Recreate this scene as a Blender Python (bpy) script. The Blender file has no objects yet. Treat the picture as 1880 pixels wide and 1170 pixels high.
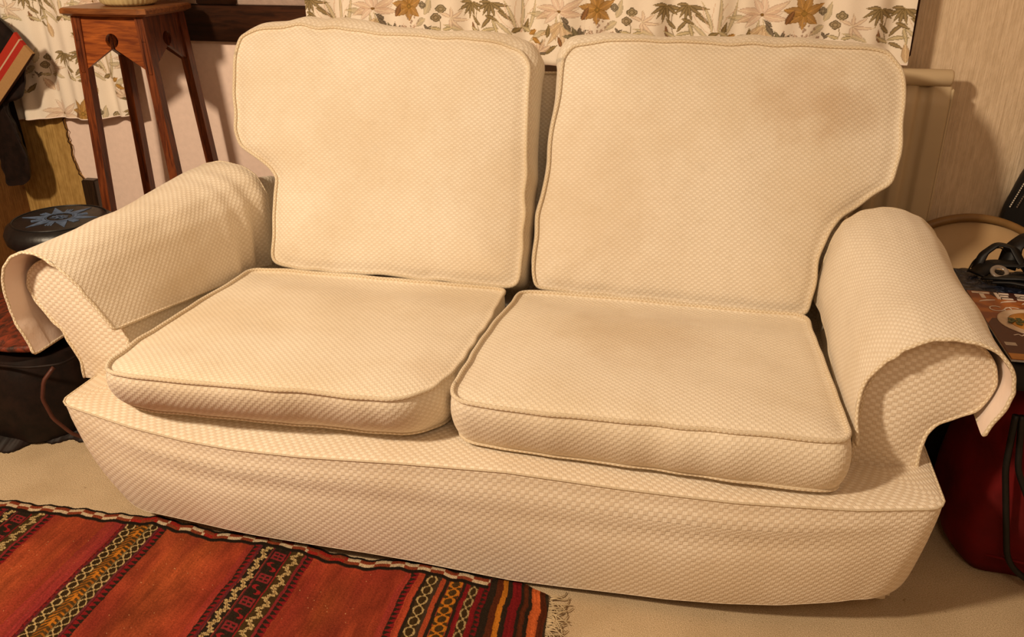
import bpy, math, random
import numpy as np
from mathutils import Matrix, Vector
random.seed(7); RNG = np.random.RandomState(7)
SC = bpy.context.scene; COL = SC.collection

# ------------------------------------------------------------------ camera
def set_camera():
    yaw, pitch, roll = 0.2206, 0.4253, -0.0022
    f = np.array([-math.sin(yaw)*math.cos(pitch), math.cos(yaw)*math.cos(pitch), -math.sin(pitch)])
    r = np.array([math.cos(yaw), math.sin(yaw), 0.]); u = np.cross(r, f)
    r2 = math.cos(roll)*r + math.sin(roll)*u; u2 = -math.sin(roll)*r + math.cos(roll)*u
    cam = bpy.data.cameras.new('camera'); ob = bpy.data.objects.new('camera', cam); COL.objects.link(ob)
    M = Matrix.Identity(4)
    for i in range(3):
        M[i][0] = r2[i]; M[i][1] = u2[i]; M[i][2] = -f[i]
    M[0][3], M[1][3], M[2][3] = 0.3962, -1.3003, 1.188
    ob.matrix_world = M; cam.lens = 30.61; cam.sensor_width = 36; cam.clip_start = 0.02
    SC.camera = ob
set_camera()
# ------------------------------------------------------------------ world, lights, exposure
W = bpy.data.worlds.new('world'); SC.world = W; W.use_nodes = True
W.node_tree.nodes['Background'].inputs[0].default_value = (1.0, 0.64, 0.37, 1)
W.node_tree.nodes['Background'].inputs[1].default_value = 0.27
def area(name, loc, target, size, power, color):
    l = bpy.data.lights.new(name, 'AREA'); l.shape = 'DISK'; l.size = size; l.energy = power; l.color = color
    o = bpy.data.objects.new(name, l); COL.objects.link(o); o.location = loc
    o.rotation_euler = (Vector(target)-Vector(loc)).to_track_quat('-Z', 'Y').to_euler(); return o
area('ceiling_lamp_light', (-1.30, -1.55, 2.22), (-0.2, 0.7, 0.4), 0.24, 68, (1.0, 0.79, 0.55))
area('added_fill_light', (0.7, -1.9, 2.2), (0.1, 0.4, 0.4), 0.6, 7, (1.0, 0.72, 0.48))  # added fill that brightens the right side, no actual lamp there
SC.view_settings.view_transform = 'Standard'; SC.view_settings.look = 'None'
SC.view_settings.gamma = 1.0; SC.view_settings.use_curve_mapping = False
SC.view_settings.exposure = 0.25

# ------------------------------------------------------------------ helpers
def lin(c):
    return tuple(((x/255)/12.92 if x/255 <= 0.04045 else ((x/255+0.055)/1.055)**2.4) for x in c[:3]) + (1,)
def linv(c): return np.array(lin(c)[:3])
def mesh(name, V, F, mat, parent=None, uv=None, col=None, smooth=True, mats=None, fmat=None):
    me = bpy.data.meshes.new(name); V = np.asarray(V, float)
    me.from_pydata(V.tolist() if len(V) < 1e9 else V, [], F if isinstance(F, list) else F.tolist())
    me.update()
    if smooth: me.polygons.foreach_set('use_smooth', np.ones(len(me.polygons), bool))
    for m in (mats or [mat]): me.materials.append(m)
    if fmat is not None: me.polygons.foreach_set('material_index', np.asarray(fmat, np.int32))
    if uv is not None:
        li = np.zeros(len(me.loops), np.int32); me.loops.foreach_get('vertex_index', li)
        l = me.uv_layers.new(name='UVMap'); l.data.foreach_set('uv', np.asarray(uv, np.float32)[li].ravel())
    if col is not None:
        a = me.color_attributes.new('print', 'FLOAT_COLOR', 'POINT')
        c = np.ones((len(V), 4), np.float32); c[:, :3] = col; a.data.foreach_set('color', c.ravel())
    ob = bpy.data.objects.new(name, me); COL.objects.link(ob)
    if parent: ob.parent = parent
    return ob
def tag(o, label=None, cat=None, group=None, kind=None):
    if label: o['label'] = label
    if cat: o['category'] = cat
    if group: o['group'] = group
    if kind: o['kind'] = kind
    return o
def empty(name, loc, label, cat, group=None):
    o = bpy.data.objects.new(name, None); COL.objects.link(o); o.location = loc; o.empty_display_size = .05
    o.matrix_world = Matrix.Translation(loc)
    return tag(o, label, cat, group)
def adopt(child, parent):
    child.parent = parent; child.matrix_parent_inverse = parent.matrix_world.inverted(); return child
def part(name, V, F, mat, root, **k):
    o = mesh(name, V, F, mat, None, **k)
    if root is not None:
        o.parent = root
        w = root
        off = Vector((0, 0, 0))
        while w is not None:
            off += w.location; w = w.parent
        o.location = (0, 0, 0); o.data.transform(Matrix.Translation(-off))
    return o
def box(x0, x1, y0, y1, z0, z1, bev=0.0):
    if bev <= 0:
        V = [(x, y, z) for z in (z0, z1) for y in (y0, y1) for x in (x0, x1)]
        F = [(0, 2, 3, 1), (4, 5, 7, 6), (0, 1, 5, 4), (2, 6, 7, 3), (0, 4, 6, 2), (1, 3, 7, 5)]
        return V, F
    b = bev; import bmesh
    bm = bmesh.new(); bmesh.ops.create_cube(bm, size=1)
    for v in bm.verts:
        v.co = Vector(((x0+x1)/2+v.co.x*(x1-x0), (y0+y1)/2+v.co.y*(y1-y0), (z0+z1)/2+v.co.z*(z1-z0)))
    bmesh.ops.bevel(bm, geom=bm.edges[:], offset=b, segments=2, affect='EDGES')
    V = [tuple(v.co) for v in bm.verts]; F = [tuple(v.index for v in f.verts) for f in bm.faces]; bm.free()
    return V, F
def join(parts):
    V = []; F = []
    for v, f in parts:
        n = len(V); V += [tuple(p) for p in v]; F += [tuple(i+n for i in q) for q in f]
    return V, F
def grid_faces(nu, nv, cu=False, cv=False, flip=False):
    # vertex index = i*nv + j
    F = []
    for i in range(nu if cu else nu-1):
        a = i*nv; b = ((i+1) % nu)*nv
        for j in range(nv if cv else nv-1):
            k = (j+1) % nv
            F.append((a+j, a+k, b+k, b+j) if flip else (a+j, b+j, b+k, a+k))
    return F
def resample(P, n, closed=True):
    P = np.asarray(P, float); Q = np.vstack([P, P[:1]]) if closed else P
    d = np.r_[0, np.cumsum(np.linalg.norm(np.diff(Q, axis=0), axis=1))]
    t = np.linspace(0, d[-1], n+1)[:-1] if closed else np.linspace(0, d[-1], n)
    return np.stack([np.interp(t, d, Q[:, k]) for k in range(P.shape[1])], 1)
def smooth(P, k, closed=True):
    for _ in range(k):
        A = np.roll(P, 1, 0); B = np.roll(P, -1, 0)
        if not closed: A[0] = P[0]; B[0] = P[0]; A[-1] = P[-1]; B[-1] = P[-1]
        Q = .25*A+.5*P+.25*B
        if not closed: Q[0] = P[0]; Q[-1] = P[-1]
        P = Q
    return P
def wob(n, amp, k, seed):
    r = np.random.RandomState(seed); t = np.linspace(0, 2*np.pi, n, endpoint=False); y = np.zeros(n)
    for i in range(1, k+1): y += r.randn()*np.cos(i*t+r.rand()*7)/math.sqrt(i)
    return amp*y/max(1e-9, np.std(y))
def tube(P, rad, closed=False, ns=8):
    P = np.asarray(P, float); n = len(P)
    T = np.roll(P, -1, 0)-np.roll(P, 1, 0)
    if not closed: T[0] = P[1]-P[0]; T[-1] = P[-1]-P[-2]
    T /= np.linalg.norm(T, axis=1)[:, None]+1e-12
    u = np.cross(T[0], (0.3, 0.2, 1.)); u /= np.linalg.norm(u); U = []
    for i in range(n):
        u = u-T[i]*np.dot(u, T[i]); u /= np.linalg.norm(u); U.append(u.copy())
    U = np.array(U); B = np.cross(T, U)
    R = np.broadcast_to(np.asarray(rad, float), (n,))
    a = np.linspace(0, 2*np.pi, ns, endpoint=False)
    V = (P[:, None]+R[:, None, None]*(np.cos(a)[None, :, None]*U[:, None]+np.sin(a)[None, :, None]*B[:, None])).reshape(-1, 3)
    F = grid_faces(n, ns, closed, True)
    s = np.r_[0, np.cumsum(np.linalg.norm(np.diff(P, axis=0), axis=1))]
    uv = np.stack([np.repeat(s, ns), np.tile(a*.004, n)], 1)
    if not closed:
        F += [tuple(range(ns))[::-1] if False else tuple(range(ns)), tuple((n-1)*ns+j for j in range(ns))[::-1]]
    return V, F, uv
def fan(n0, ns): return [(n0+j, n0+(j+1) % ns, n0+ns) for j in range(ns)]
def vnoise(x, y, seed=0):
    def h(i, j):
        v = np.sin(i*127.1+j*311.7+seed*74.7)*43758.5453; return v-np.floor(v)
    i = np.floor(x); j = np.floor(y); fx = x-i; fy = y-j; fx = fx*fx*(3-2*fx); fy = fy*fy*(3-2*fy)
    return (h(i, j)*(1-fx)+h(i+1, j)*fx)*(1-fy)+(h(i, j+1)*(1-fx)+h(i+1, j+1)*fx)*fy

# ------------------------------------------------------------------ materials
class NT:
    def __init__(s, name, rough=.8, spec=.3):
        s.m = bpy.data.materials.new(name); s.m.use_nodes = True; s.t = s.m.node_tree
        s.b = s.t.nodes['Principled BSDF']; s.b.inputs['Roughness'].default_value = rough
        s.b.inputs['Specular IOR Level'].default_value = spec
    def n(s, typ, **k):
        nd = s.t.nodes.new(typ)
        for a, v in k.items(): setattr(nd, a, v)
        return nd
    def l(s, a, b): s.t.links.new(a, b)
    def put(s, v, sock):
        if hasattr(v, 'links'): s.l(v, sock)
        else: sock.default_value = v
    def math(s, op, a, b=0.0, c=None):
        nd = s.n('ShaderNodeMath', operation=op); s.put(a, nd.inputs[0]); s.put(b, nd.inputs[1])
        if c is not None: s.put(c, nd.inputs[2])
        return nd.outputs[0]
    def mix(s, f, a, b, mode='MIX'):
        nd = s.n('ShaderNodeMix', data_type='RGBA', blend_type=mode)
        s.put(f, nd.inputs[0]); s.put(a, nd.inputs[6]); s.put(b, nd.inputs[7]); return nd.outputs[2]
    def noise(s, scale, detail=3, vec=None, rough=.5, dist=0):
        nd = s.n('ShaderNodeTexNoise'); nd.inputs['Scale'].default_value = scale
        nd.inputs['Detail'].default_value = detail; nd.inputs['Roughness'].default_value = rough
        nd.inputs['Distortion'].default_value = dist
        if vec is not None: s.l(vec, nd.inputs['Vector'])
        return nd.outputs['Fac']
    def ramp(s, f, lo, hi, a=0., b=1.):
        nd = s.n('ShaderNodeMapRange', interpolation_type='SMOOTHSTEP'); s.put(f, nd.inputs[0])
        for i, v in enumerate((lo, hi, a, b)): nd.inputs[i+1].default_value = v
        return nd.outputs[0]
    def obj(s): return s.n('ShaderNodeTexCoord').outputs['Object']
    def geo(s): return s.n('ShaderNodeNewGeometry').outputs['Position']
    def uv(s): return s.n('ShaderNodeTexCoord').outputs['UV']
    def scale(s, vec, v):
        nd = s.n('ShaderNodeMapping'); s.l(vec, nd.inputs[0]); nd.inputs['Scale'].default_value = v; return nd.outputs[0]
    def sep(s, vec):
        nd = s.n('ShaderNodeSeparateXYZ'); s.l(vec, nd.inputs[0]); return nd.outputs
    def bump(s, h, strength=.3, dist=.002):
        nd = s.n('ShaderNodeBump'); nd.inputs['Strength'].default_value = strength
        nd.inputs['Distance'].default_value = dist; s.l(h, nd.inputs['Height']); s.l(nd.outputs[0], s.b.inputs['Normal'])
    def color(s, c): s.put(c, s.b.inputs['Base Color'])
def weave(name, hi, lo, cw=.0072, ch=.0056, stains=(), contrast=1.0):
    m = NT(name, .9, .15); uv = m.uv(); x, y, _ = m.sep(uv)
    nz = m.noise(14, 2, uv)
    xx = m.math('ADD', x, m.math('MULTIPLY', m.math('SUBTRACT', nz, .5), .006))
    yy = m.math('ADD', y, m.math('MULTIPLY', m.math('SUBTRACT', m.noise(11, 2, uv), .5), .004))
    sx = m.math('SINE', m.math('MULTIPLY', xx, math.pi/cw)); sy = m.math('SINE', m.math('MULTIPLY', yy, math.pi/ch))
    p = m.math('MULTIPLY', sx, sy)
    h = m.ramp(p, -.45, .55)
    row = m.ramp(m.math('ABSOLUTE', sy), .0, .34)
    thr = m.math('SINE', m.math('MULTIPLY', xx, math.pi/(cw*.22)))
    hh = m.math('ADD', m.math('ADD', m.math('MULTIPLY', h, .8), m.math('MULTIPLY', row, .25)), m.math('MULTIPLY', thr, .08))
    big = m.noise(3.2, 4, m.geo(), .55)
    mid = m.noise(60, 3, m.geo(), .6)
    c = m.mix(m.ramp(hh, -.1, 1.1, .5-.5*contrast, .5+.5*contrast), lo, hi)
    c = m.mix(m.ramp(row, 0, 1, .16*contrast, 0), c, (lo[0]*.55, lo[1]*.48, lo[2]*.40, 1))
    c = m.mix(m.ramp(big, .35, .72, 0, .40), c, (lo[0]*.86, lo[1]*.78, lo[2]*.62, 1))
    c = m.mix(m.ramp(mid, .45, .8, 0, .18), c, (lo[0]*.8, lo[1]*.76, lo[2]*.66, 1))
    for (sx_, sy_, sz_, r_, a_) in stains:
        d = m.n('ShaderNodeVectorMath', operation='DISTANCE'); m.l(m.geo(), d.inputs[0]); d.inputs[1].default_value = (sx_, sy_, sz_)
        dd = m.math('ADD', d.outputs['Value'], m.math('MULTIPLY', m.math('SUBTRACT', m.noise(16, 3, m.geo()), .5), r_*1.2))
        c = m.mix(m.ramp(dd, r_*.25, r_, a_, 0), c, (.42, .25, .11, 1))
    m.color(c); m.bump(hh, .55, .0016)
    m.b.inputs['Sheen Weight'].default_value = .15
    return m.m
HI = (.86, .79, .675, 1); LO = (.66, .56, .43, 1)
M_sofa = weave('cream_checked_weave', HI, LO, contrast=.66, stains=[(.60, .78, .84, .14, .30), (.70, .78, .80, .09, .2), (-.15, .80, .77, .04, .22), (.14, .70, .60, .30, .10)])
M_seat = weave('cream_checked_weave_seat', (.87, .79, .66, 1), (.70, .60, .455, 1), .0068, .0068, contrast=.72,
               stains=[(-.343, .108, .438, .010, .8), (-.385, .09, .437, .008, .6), (-.245, .235, .437, .007, .5), (.3, .35, .44, .22, .16), (-.05, .1, .42, .10, .14)])
M_base = weave('cream_checked_weave_base', (.85, .765, .64, 1), (.66, .545, .41, 1), .0085, .0070)
M_pipe = weave('cream_piping_cord', (.84, .745, .59, 1), (.60, .48, .32, 1), .0045, .004)
def lining():
    m = NT('cotton_lining', .9, .1); c = m.mix(m.noise(25, 3, m.geo()), (.80, .65, .56, 1), (.86, .75, .68, 1)); m.color(c)
    m.bump(m.noise(40, 3, m.geo()), .3, .004); return m.m
M_lining = lining()
def plain(name, c, rough=.6, spec=.3, var=.15, scale=20, bump=.1, bdist=.002, c2=None):
    m = NT(name, rough, spec); c2 = c2 or tuple(x*(1-var*2) for x in c[:3])+(1,)
    n = m.noise(scale, 4, m.geo()); m.color(m.mix(m.ramp(n, .3, .7), c2, c)); 
    if bump: m.bump(n, bump, bdist)
    return m.m
def wood(name, a, b, axis='z', rough=.4, scale=9, spec=.5):
    m = NT(name, rough, spec); g = m.geo()
    sc = {'x': (1.2, 12, 12), 'y': (12, 1.2, 12), 'z': (12, 12, 1.2)}[axis]
    v = m.scale(g, sc); n = m.noise(scale, 5, v, .6, .8); n2 = m.noise(3, 3, g)
    c = m.mix(m.ramp(n, .3, .7), a, b); c = m.mix(m.ramp(n2, .35, .75, 0, .45), c, tuple(x*.55 for x in a[:3])+(1,))
    m.color(c); m.bump(n, .12, .002); return m.m
M_stand = wood('orange_brown_stained_wood', (.055, .010, .003, 1), (.21, .050, .011, 1), 'z')
M_standx = wood('orange_brown_wood_across', (.13, .024, .005, 1), (.40, .105, .018, 1), 'x', .38)
M_beam = wood('dark_brown_wood', (.020, .006, .0025, 1), (.065, .020, .007, 1), 'x', .45)
def wallpaper(name, a, b, amt=.5):
    m = NT(name, .85, .2); g = m.geo(); v = m.scale(g, (190, 190, 6)); n = m.noise(1.0, 4, v, .6, .4)
    v2 = m.scale(g, (70, 70, 30)); n2 = m.noise(1.0, 3, v2, .6)
    h = m.math('ADD', m.math('MULTIPLY', n, .7), m.math('MULTIPLY', n2, .5))
    m.color(m.mix(m.ramp(h, .40, .80), a, b)); m.bump(h, amt, .004); return m.m
M_paper = wallpaper('ribbed_textured_wallpaper', (.64, .49, .33, 1), (.80, .63, .45, 1), .9)
M_straw = wallpaper('straw_ribbed_wallpaper', (.30, .17, .045, 1), (.50, .31, .10, 1), .5)
M_sidewall = wallpaper('brown_ribbed_wallpaper', (.17, .075, .02, 1), (.27, .13, .04, 1), .4)
M_plaster = plain('pale_plaster', (.84, .655, .565, 1), .8, .2, .03, 60, .25, .003)
def carpet():
    m = NT('beige_carpet', 1, .05); g = m.geo(); n = m.noise(420, 3, g, .7); n2 = m.noise(6, 4, g); n3 = m.noise(70, 3, g)
    c = m.mix(m.ramp(n, .3, .7), (.48, .345, .20, 1), (.78, .62, .42, 1)); c = m.mix(m.ramp(n2, .4, .75, 0, .4), c, (.42, .30, .17, 1))
    c = m.mix(m.ramp(n3, .66, .76, 0, .45), c, (.22, .13, .06, 1))
    m.color(c); m.bump(n, .8, .004); return m.m
M_carpet = carpet()
def printed(name, rough=.9, nz=300, amt=.12, bump=.3, spec=.1, trans=0.0):
    m = NT(name, rough, spec); a = m.n('ShaderNodeAttribute', attribute_name='print')
    n = m.noise(nz, 3, m.geo(), .7); c = m.mix(m.ramp(n, .3, .7, 0, amt*2), a.outputs['Color'], m.mix(1.0, a.outputs['Color'], (.55, .5, .45, 1), 'MULTIPLY'))
    m.color(c); m.bump(n, bump, .0015); return m.m
M_curtain = printed('floral_printed_cotton', .85, 500, .05, .15)
M_rug = printed('woven_kilim_wool', .95, 330, .38, .8)
M_radiator = plain('cream_radiator_enamel', (.60, .47, .30, 1), .45, .4, .05, 6, 0)
M_black = plain('black_plastic', (.010, .009, .009, 1), .5, .4, .2, 20, .1)
M_leather = plain('dark_brown_leather', (.014, .006, .004, 1), .6, .25, .3, 35, .4, .003)
M_red = plain('dark_red_nylon', (.16, .004, .005, 1), .75, .2, .25, 9, .3, .01)

# ================================================================== SETTING
tag(mesh('floor', *box(-3.2, 2.6, -2.6, 1.30, -.10, 0), M_carpet, smooth=False), kind='structure')
tag(mesh('wall_right', *box(2.45, 2.6, -2.6, 1.30, 0, 2.5), M_paper, smooth=False), kind='structure')
tag(mesh('wall_left', *box(-2.15, -1.885, -2.6, 1.30, 0, 2.5), M_sidewall, smooth=False), kind='structure')
# back wall: plaster stretch, right papered stretch
wb = tag(mesh('wall_back', *box(-2.15, 2.6, 1.20, 1.30, 0, 2.5), M_plaster, smooth=False), kind='structure')
def sheet(name, x0, x1, y, th, z0, z1, mat, edge=None, n=60):
    """a papered skin standing on the wall; edge(z)->x of a ragged right-hand edge"""
    Z = np.linspace(z0, z1, n); V = []
    for z in Z:
        xe = edge(z) if edge else x1
        V += [(x0, y, z), (xe, y, z), (xe, y+th, z), (x0, y+th, z)]
    F = grid_faces(n, 4, False, True); F += [(0, 1, 2, 3), ((n-1)*4+3, (n-1)*4+2, (n-1)*4+1, (n-1)*4)]
    return part(name, V, F, mat, wb, smooth=False)
sheet('wallpaper', .30, 2.45, 1.194, .0065, 0, 2.5, M_paper)
def torn(z):
    t = -1.672 + .003*math.sin(z*41)+.002*math.sin(z*113)+.0015*math.sin(z*410)
    if z < .47: t += (.47-z)*.42
    return min(t, -1.60)
sheet('straw_wallpaper', -1.884, -1.67, 1.188, .0125, .0, 2.5, M_straw, torn, 160)
def jag():
    P = []; 
    for z in np.linspace(.36, .66, 34): P.append((torn(z)+.0035, 1.187, z))
    P = np.array(P); P[:, 0] += RNG.randn(len(P))*.0016
    rad = .0012*(1+.8*RNG.rand(len(P))); V, F, uv = tube(P, rad, ns=5)
    return part('torn_edge', V, F, plain('torn_paper_crack', (.05, .022, .01, 1), .9, .1), wb)
jag()
# dark window board running behind both curtains
tag(mesh('trim_1', *box(-1.30, .60, 1.172, 1.20, .868, .972, .003), M_beam), kind='structure')
tag(mesh('trim_2', *box(.872, .884, 1.15, 1.20, .880, 1.9, .002), M_beam), kind='structure')
win = tag(mesh('window_1', *box(-1.30, .86, 1.176, 1.20, .974, 1.9, .002), M_plaster), kind='structure')
part('window_post', *box(-1.115, -.985, 1.165, 1.175, .974, 1.9, .003), M_beam, win)
tag(mesh('baseboard_left', *box(-1.638, -1.588, 1.165, 1.20, 0, .41, .004), wood('dark_post_wood', (.02, .009, .004, 1), (.05, .025, .01, 1)), smooth=False), kind='structure')

# ================================================================== SOFA
def frame_cushion(root, name, outline, o, ex, ey, T, puff_f, puff_b, bulge, mat, N=280, rings=16, smooth_k=3,
                  fold=None, seed=1, pipes=True, pipe_r=.0042, wave=.0016, sag=None, uvs=1.0, pmat=None, lean=None, taper=0.0):
    """boxed cushion: outline (x,s) in the plane (o,ex,ey); thickness T away from normal; returns body"""
    o = np.array(o, float); ex = np.array(ex, float); ey = np.array(ey, float); ez = np.cross(ex, ey)
    P = smooth(resample(outline, N), smooth_k)
    area2 = np.sum(P[:, 0]*np.roll(P[:, 1], -1)-np.roll(P[:, 0], -1)*P[:, 1])
    if area2 < 0: P = P[::-1]
    Tn = np.roll(P, -1, 0)-np.roll(P, 1, 0); Tn /= np.linalg.norm(Tn, axis=1)[:, None]
    Nn = np.stack([Tn[:, 1], -Tn[:, 0]], 1)
    P = P+Nn*wob(N, wave, 34, seed)[:, None]
    C = P.mean(0)
    V = []; UV = []; V3 = lambda q, h: o+q[:, :1]*ex+q[:, 1:]*ey+np.broadcast_to(np.asarray(h, float), (len(q),))[:, None]*ez
    per = np.r_[0, np.cumsum(np.linalg.norm(np.diff(P, axis=0), axis=1))]
    fz = wob(N, wave*.7, 26, seed+5)
    ts = 1-np.linspace(0, 1, rings+1)[1:]**1.35      # from near outline to centre
    rows = []; uvr = []
    def hf(q, t, sgn):
        h = (1-t**3.2)*(puff_f if sgn > 0 else puff_b)-(.0045*math.exp(-((t-.972)/.016)**2) if sgn > 0 else 0)
        if sgn > 0:
            h = h+(vnoise(q[:, 0]*9+seed, q[:, 1]*9, seed)-.5)*.010*(1-t**4)+(vnoise(q[:, 0]*3+seed, q[:, 1]*3, seed+3)-.5)*.020*(1-t**4)
            if fold: h = h+fold(q[:, 0], q[:, 1])*(1-t**6)
        return h
    # front cap (centre -> outline)
    capF = []
    for t in ts[::-1]:
        q = C+(P-C)*max(t, .0); capF.append((V3(q, hf(q, t, 1)+fz*t**9), q*uvs))
    capF.append((V3(P, fz), P*uvs))
    nb = 9; band = []; TT = T*(1-taper*np.clip(P[:, 1], 0, 9)); PB = P if lean is None else P+lean(P)
    for k in range(1, nb+1):
        f = k/nb
        b = (np.sin(math.pi*f)**.7)*bulge(Nn, P) if callable(bulge) else np.full(N, (math.sin(math.pi*f)**.7)*bulge)
        b = b*(1+.25*wob(N, 1, 9, seed+9)*.5)
        q = P+Nn*b[:, None]
        if lean is not None: q = q+lean(P)*f
        band.append((V3(q, -TT*f+fz*(1-f)), np.stack([per, np.full(N, -T*f)], 1)))
    capB = []
    for t in ts: 
        q = C+(PB-C)*t; capB.append((V3(q, -(TT*t+T*(1-taper*C[1])*(1-t))-hf(q, t, -1)), q*uvs))
    # separate vertex rings so UVs do not smear
    def add(rws):
        n0 = sum(len(v) for v in rows)
        for v, u in rws: rows.append(v); uvr.append(u)
        return n0
    F = []
    n0 = add(capF); F += [tuple(n0+i for i in f) for f in grid_faces(len(capF), N, False, True)]
    F.append(tuple(n0+j for j in range(N)))
    b0 = [(capF[-1][0], np.stack([per, np.zeros(N)], 1))]+band
    n1 = add(b0); F += [tuple(n1+i for i in f) for f in grid_faces(len(b0), N, False, True)]
    c0 = [(band[-1][0], P*uvs)]+capB
    n2 = add(c0); F += [tuple(n2+i for i in f) for f in grid_faces(len(c0), N, False, True)]
    F.append(tuple(n2+(len(c0)-1)*N+j for j in range(N))[::-1])
    Vv = np.vstack(rows); body = part(name, Vv, F, mat, root, uv=np.vstack(uvr))
    if pipes:
        for nm, ring, s in (('front_piping', capF[-1][0], 1), ('back_piping', band[-1][0], -1)):
            rr = ring+Nn[:, :1]*ex*.0012+Nn[:, 1:]*ey*.0012+ez*(.0016 if s > 0 else .0004)
            v, f, uv = tube(rr, pipe_r, True, 8); part('piping', v, f, pmat or M_pipe, root, uv=uv)
    return body

sofa = empty('sofa', (0, .45, 0), 'cream two-seat sofa in a loose checked woven cover, standing on the beige carpet', 'sofa')
# --- base: lofted horizontal sections with a bowed front
def base_section(zf, wl, wr, yfront, rad, yb=.93, n=260):
    pts = [(-wl, yb)]; 
    for a in np.linspace(0, math.pi/2, 10): pts.append((-wl+rad-rad*math.cos(a), yfront(-wl+rad)+rad-rad*math.sin(a)))
    for x in np.linspace(-wl+rad, wr-rad, 60)[1:-1]: pts.append((x, yfront(x)))
    for a in np.linspace(0, math.pi/2, 10): pts.append((wr-rad+rad*math.sin(a), yfront(wr-rad)+rad-rad*math.cos(a)))
    pts.append((wr, yb)); P = resample(pts, n, False)
    return np.column_stack([P, [zf(x) for x in P[:, 0]]])
seamz = lambda x: float(np.interp(x, [-.84, -.76, -.67, -.55, -.45, -.3, -.1, .1, .3, .5, .7, .84], [.305, .292, .277, .266, .263, .268, .283, .293, .288, .286, .295, .312]))
seamy = lambda x: float(-.028*(1-min(1, abs(x/.84))**3))
hemy = lambda x: float(np.interp(x, [-.84, -.7, -.45, -.1, .2, .5, .7, .84], [.035, .012, .005, .012, .004, .005, .02, .05]))
hemz = lambda x: float(np.interp(x, [-.86, -.7, -.5, -.2, .0, .1, .4, .6, .72, .86], [.075, .048, .039, .033, .022, .017, .030, .052, .078, .10]))
secs = []; K = [0, .04, .10, .2, .32, .45, .58, .70, .80, .88, .94, .98, 1.0]
for f in K:
    g = f**.85
    rip = lambda x, f=f: .0035*math.sin(x*6.5+f*5)*(1-f)+.010*math.exp(-((f-(.86-.10*math.sin((x+.84)*1.9)))/.05)**2)*max(0, min(1, (.82-abs(x))/.2))*-1+.007*math.exp(-((f-(.76-.10*math.sin((x+.84)*1.9)))/.06)**2)*max(0, min(1, (.82-abs(x))/.2))
    yf = lambda x, f=f, g=g, rip=rip: hemy(x)*(1-g)+seamy(x)*g+rip(x)-.010*math.sin(math.pi*f)
    zf = lambda x, f=f: hemz(x)*(1-f)+seamz(x)*f
    secs.append(base_section(zf, .800*(1-g)+.838*g, .835*(1-g)+.836*g, yf, .105*(1-g)+.028*g))
topr = []
for k, (ins, dz) in enumerate(((.004, .004), (.012, .007), (.05, .010), (.16, .014), (.35, .016))):
    P = secs[-1].copy(); c = np.array([0, .9])
    P[:, 0] *= 1-ins*.9; P[:, 1] = P[:, 1]+ins*(.93-P[:, 1])/.93 if True else P[:, 1]
    tz = .303+0*P[:, 0]; w = min(1, ins/.16); P[:, 2] = P[:, 2]*(1-w)+.303*w+dz*(1-w)*.6
    topr.append(P)
allr = secs+topr; n = len(allr[0]); V = np.vstack(allr)
per = np.r_[0, np.cumsum(np.linalg.norm(np.diff(secs[-1], axis=0), axis=1))]
vv = [0]; 
for a, b in zip(allr[:-1], allr[1:]): vv.append(vv[-1]+np.median(np.linalg.norm(b-a, axis=1)))
UV = np.vstack([np.column_stack([per, np.full(n, v)]) for v in vv])
part('skirted_base', V, grid_faces(len(allr), n, flip=False), M_base, sofa, uv=UV)
v, f, uv = tube(secs[-1]+np.array([0, -.0005, .001]), .0022, ns=6); part('skirt_seam', v, f, M_pipe, sofa, uv=uv)
v, f, uv = tube(secs[0], .0007, ns=6); part('skirt_hem', v, f, M_base, sofa, uv=uv)
v, f = box(-.80, .80, .06, .92, .05, .297, .01); part('seat_deck', v, f, M_base, sofa)
feet = []
for x in (-.70, .72):
    for y in (.14, .84):
        part('foot', *box(x-.025, x+.025, y-.025, y+.025, 0, .055, .004), M_beam, sofa)

# --- arms
def arm(prof, dxtop, side, y0=.12, y1=.86, rise=.040):
    P = resample(prof, 130, False); P = smooth(P, 3, False); n = len(P)
    ys = np.r_[y0, y0+.004, np.linspace(y0+.02, .70, 22), .74, .78, .82, y1]
    V = []; UV = []; per = np.r_[0, np.cumsum(np.linalg.norm(np.diff(P, axis=0), axis=1))]
    for i, y in enumerate(ys):
        t = (y-y0)/(y1-y0); up = rise*min(1, (y-y0)/.5); zz = P[:, 1].copy(); hgt = np.clip((zz-.38)/.15, 0, 1)
        z = zz+up*hgt-(.13*max(0, (y-.60)/.25)**2)*hgt
        x = P[:, 0]+dxtop*t*hgt
        if i == 0: x = x*.997+P[:, 0].mean()*.003; z = z-.001
        V.append(np.column_stack([x, np.full(n, y), z])); UV.append(np.column_stack([np.full(n, y), per]))
    V = np.vstack(V); UV = np.vstack(UV); F = grid_faces(len(ys), n)
    body = part('arm', V, F, M_sofa, sofa, uv=UV)
    # front panel
    c = P.copy(); cen = np.array([P[:, 0].mean(), (P[:, 1].min()+P[:, 1].max())/2])
    mid = c[::-1]; half = n//2
    L = c[:half]; R = c[::-1][:half]; nr = 10; pv = []; pu = []
    for i in range(half):
        for k in range(nr+1):
            q = L[i]*(1-k/nr)+R[i]*(k/nr); b = .010*math.sin(math.pi*k/nr)*min(1, i/12, (half-i)/6)
            pv.append((q[0], y0-b-.001, q[1])); pu.append((q[0], q[1]))
    part('arm_front_panel', pv, grid_faces(half, nr+1), M_base, sofa, uv=pu)
    pp = np.column_stack([P[:, 0], np.full(n, y0-.001), P[:, 1]]); v, f, uv = tube(pp+np.column_stack([wob(n, .0008, 20, 3)]*3), .0034, ns=8)
    part('piping', v, f, M_pipe, sofa, uv=uv)
    return P
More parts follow.
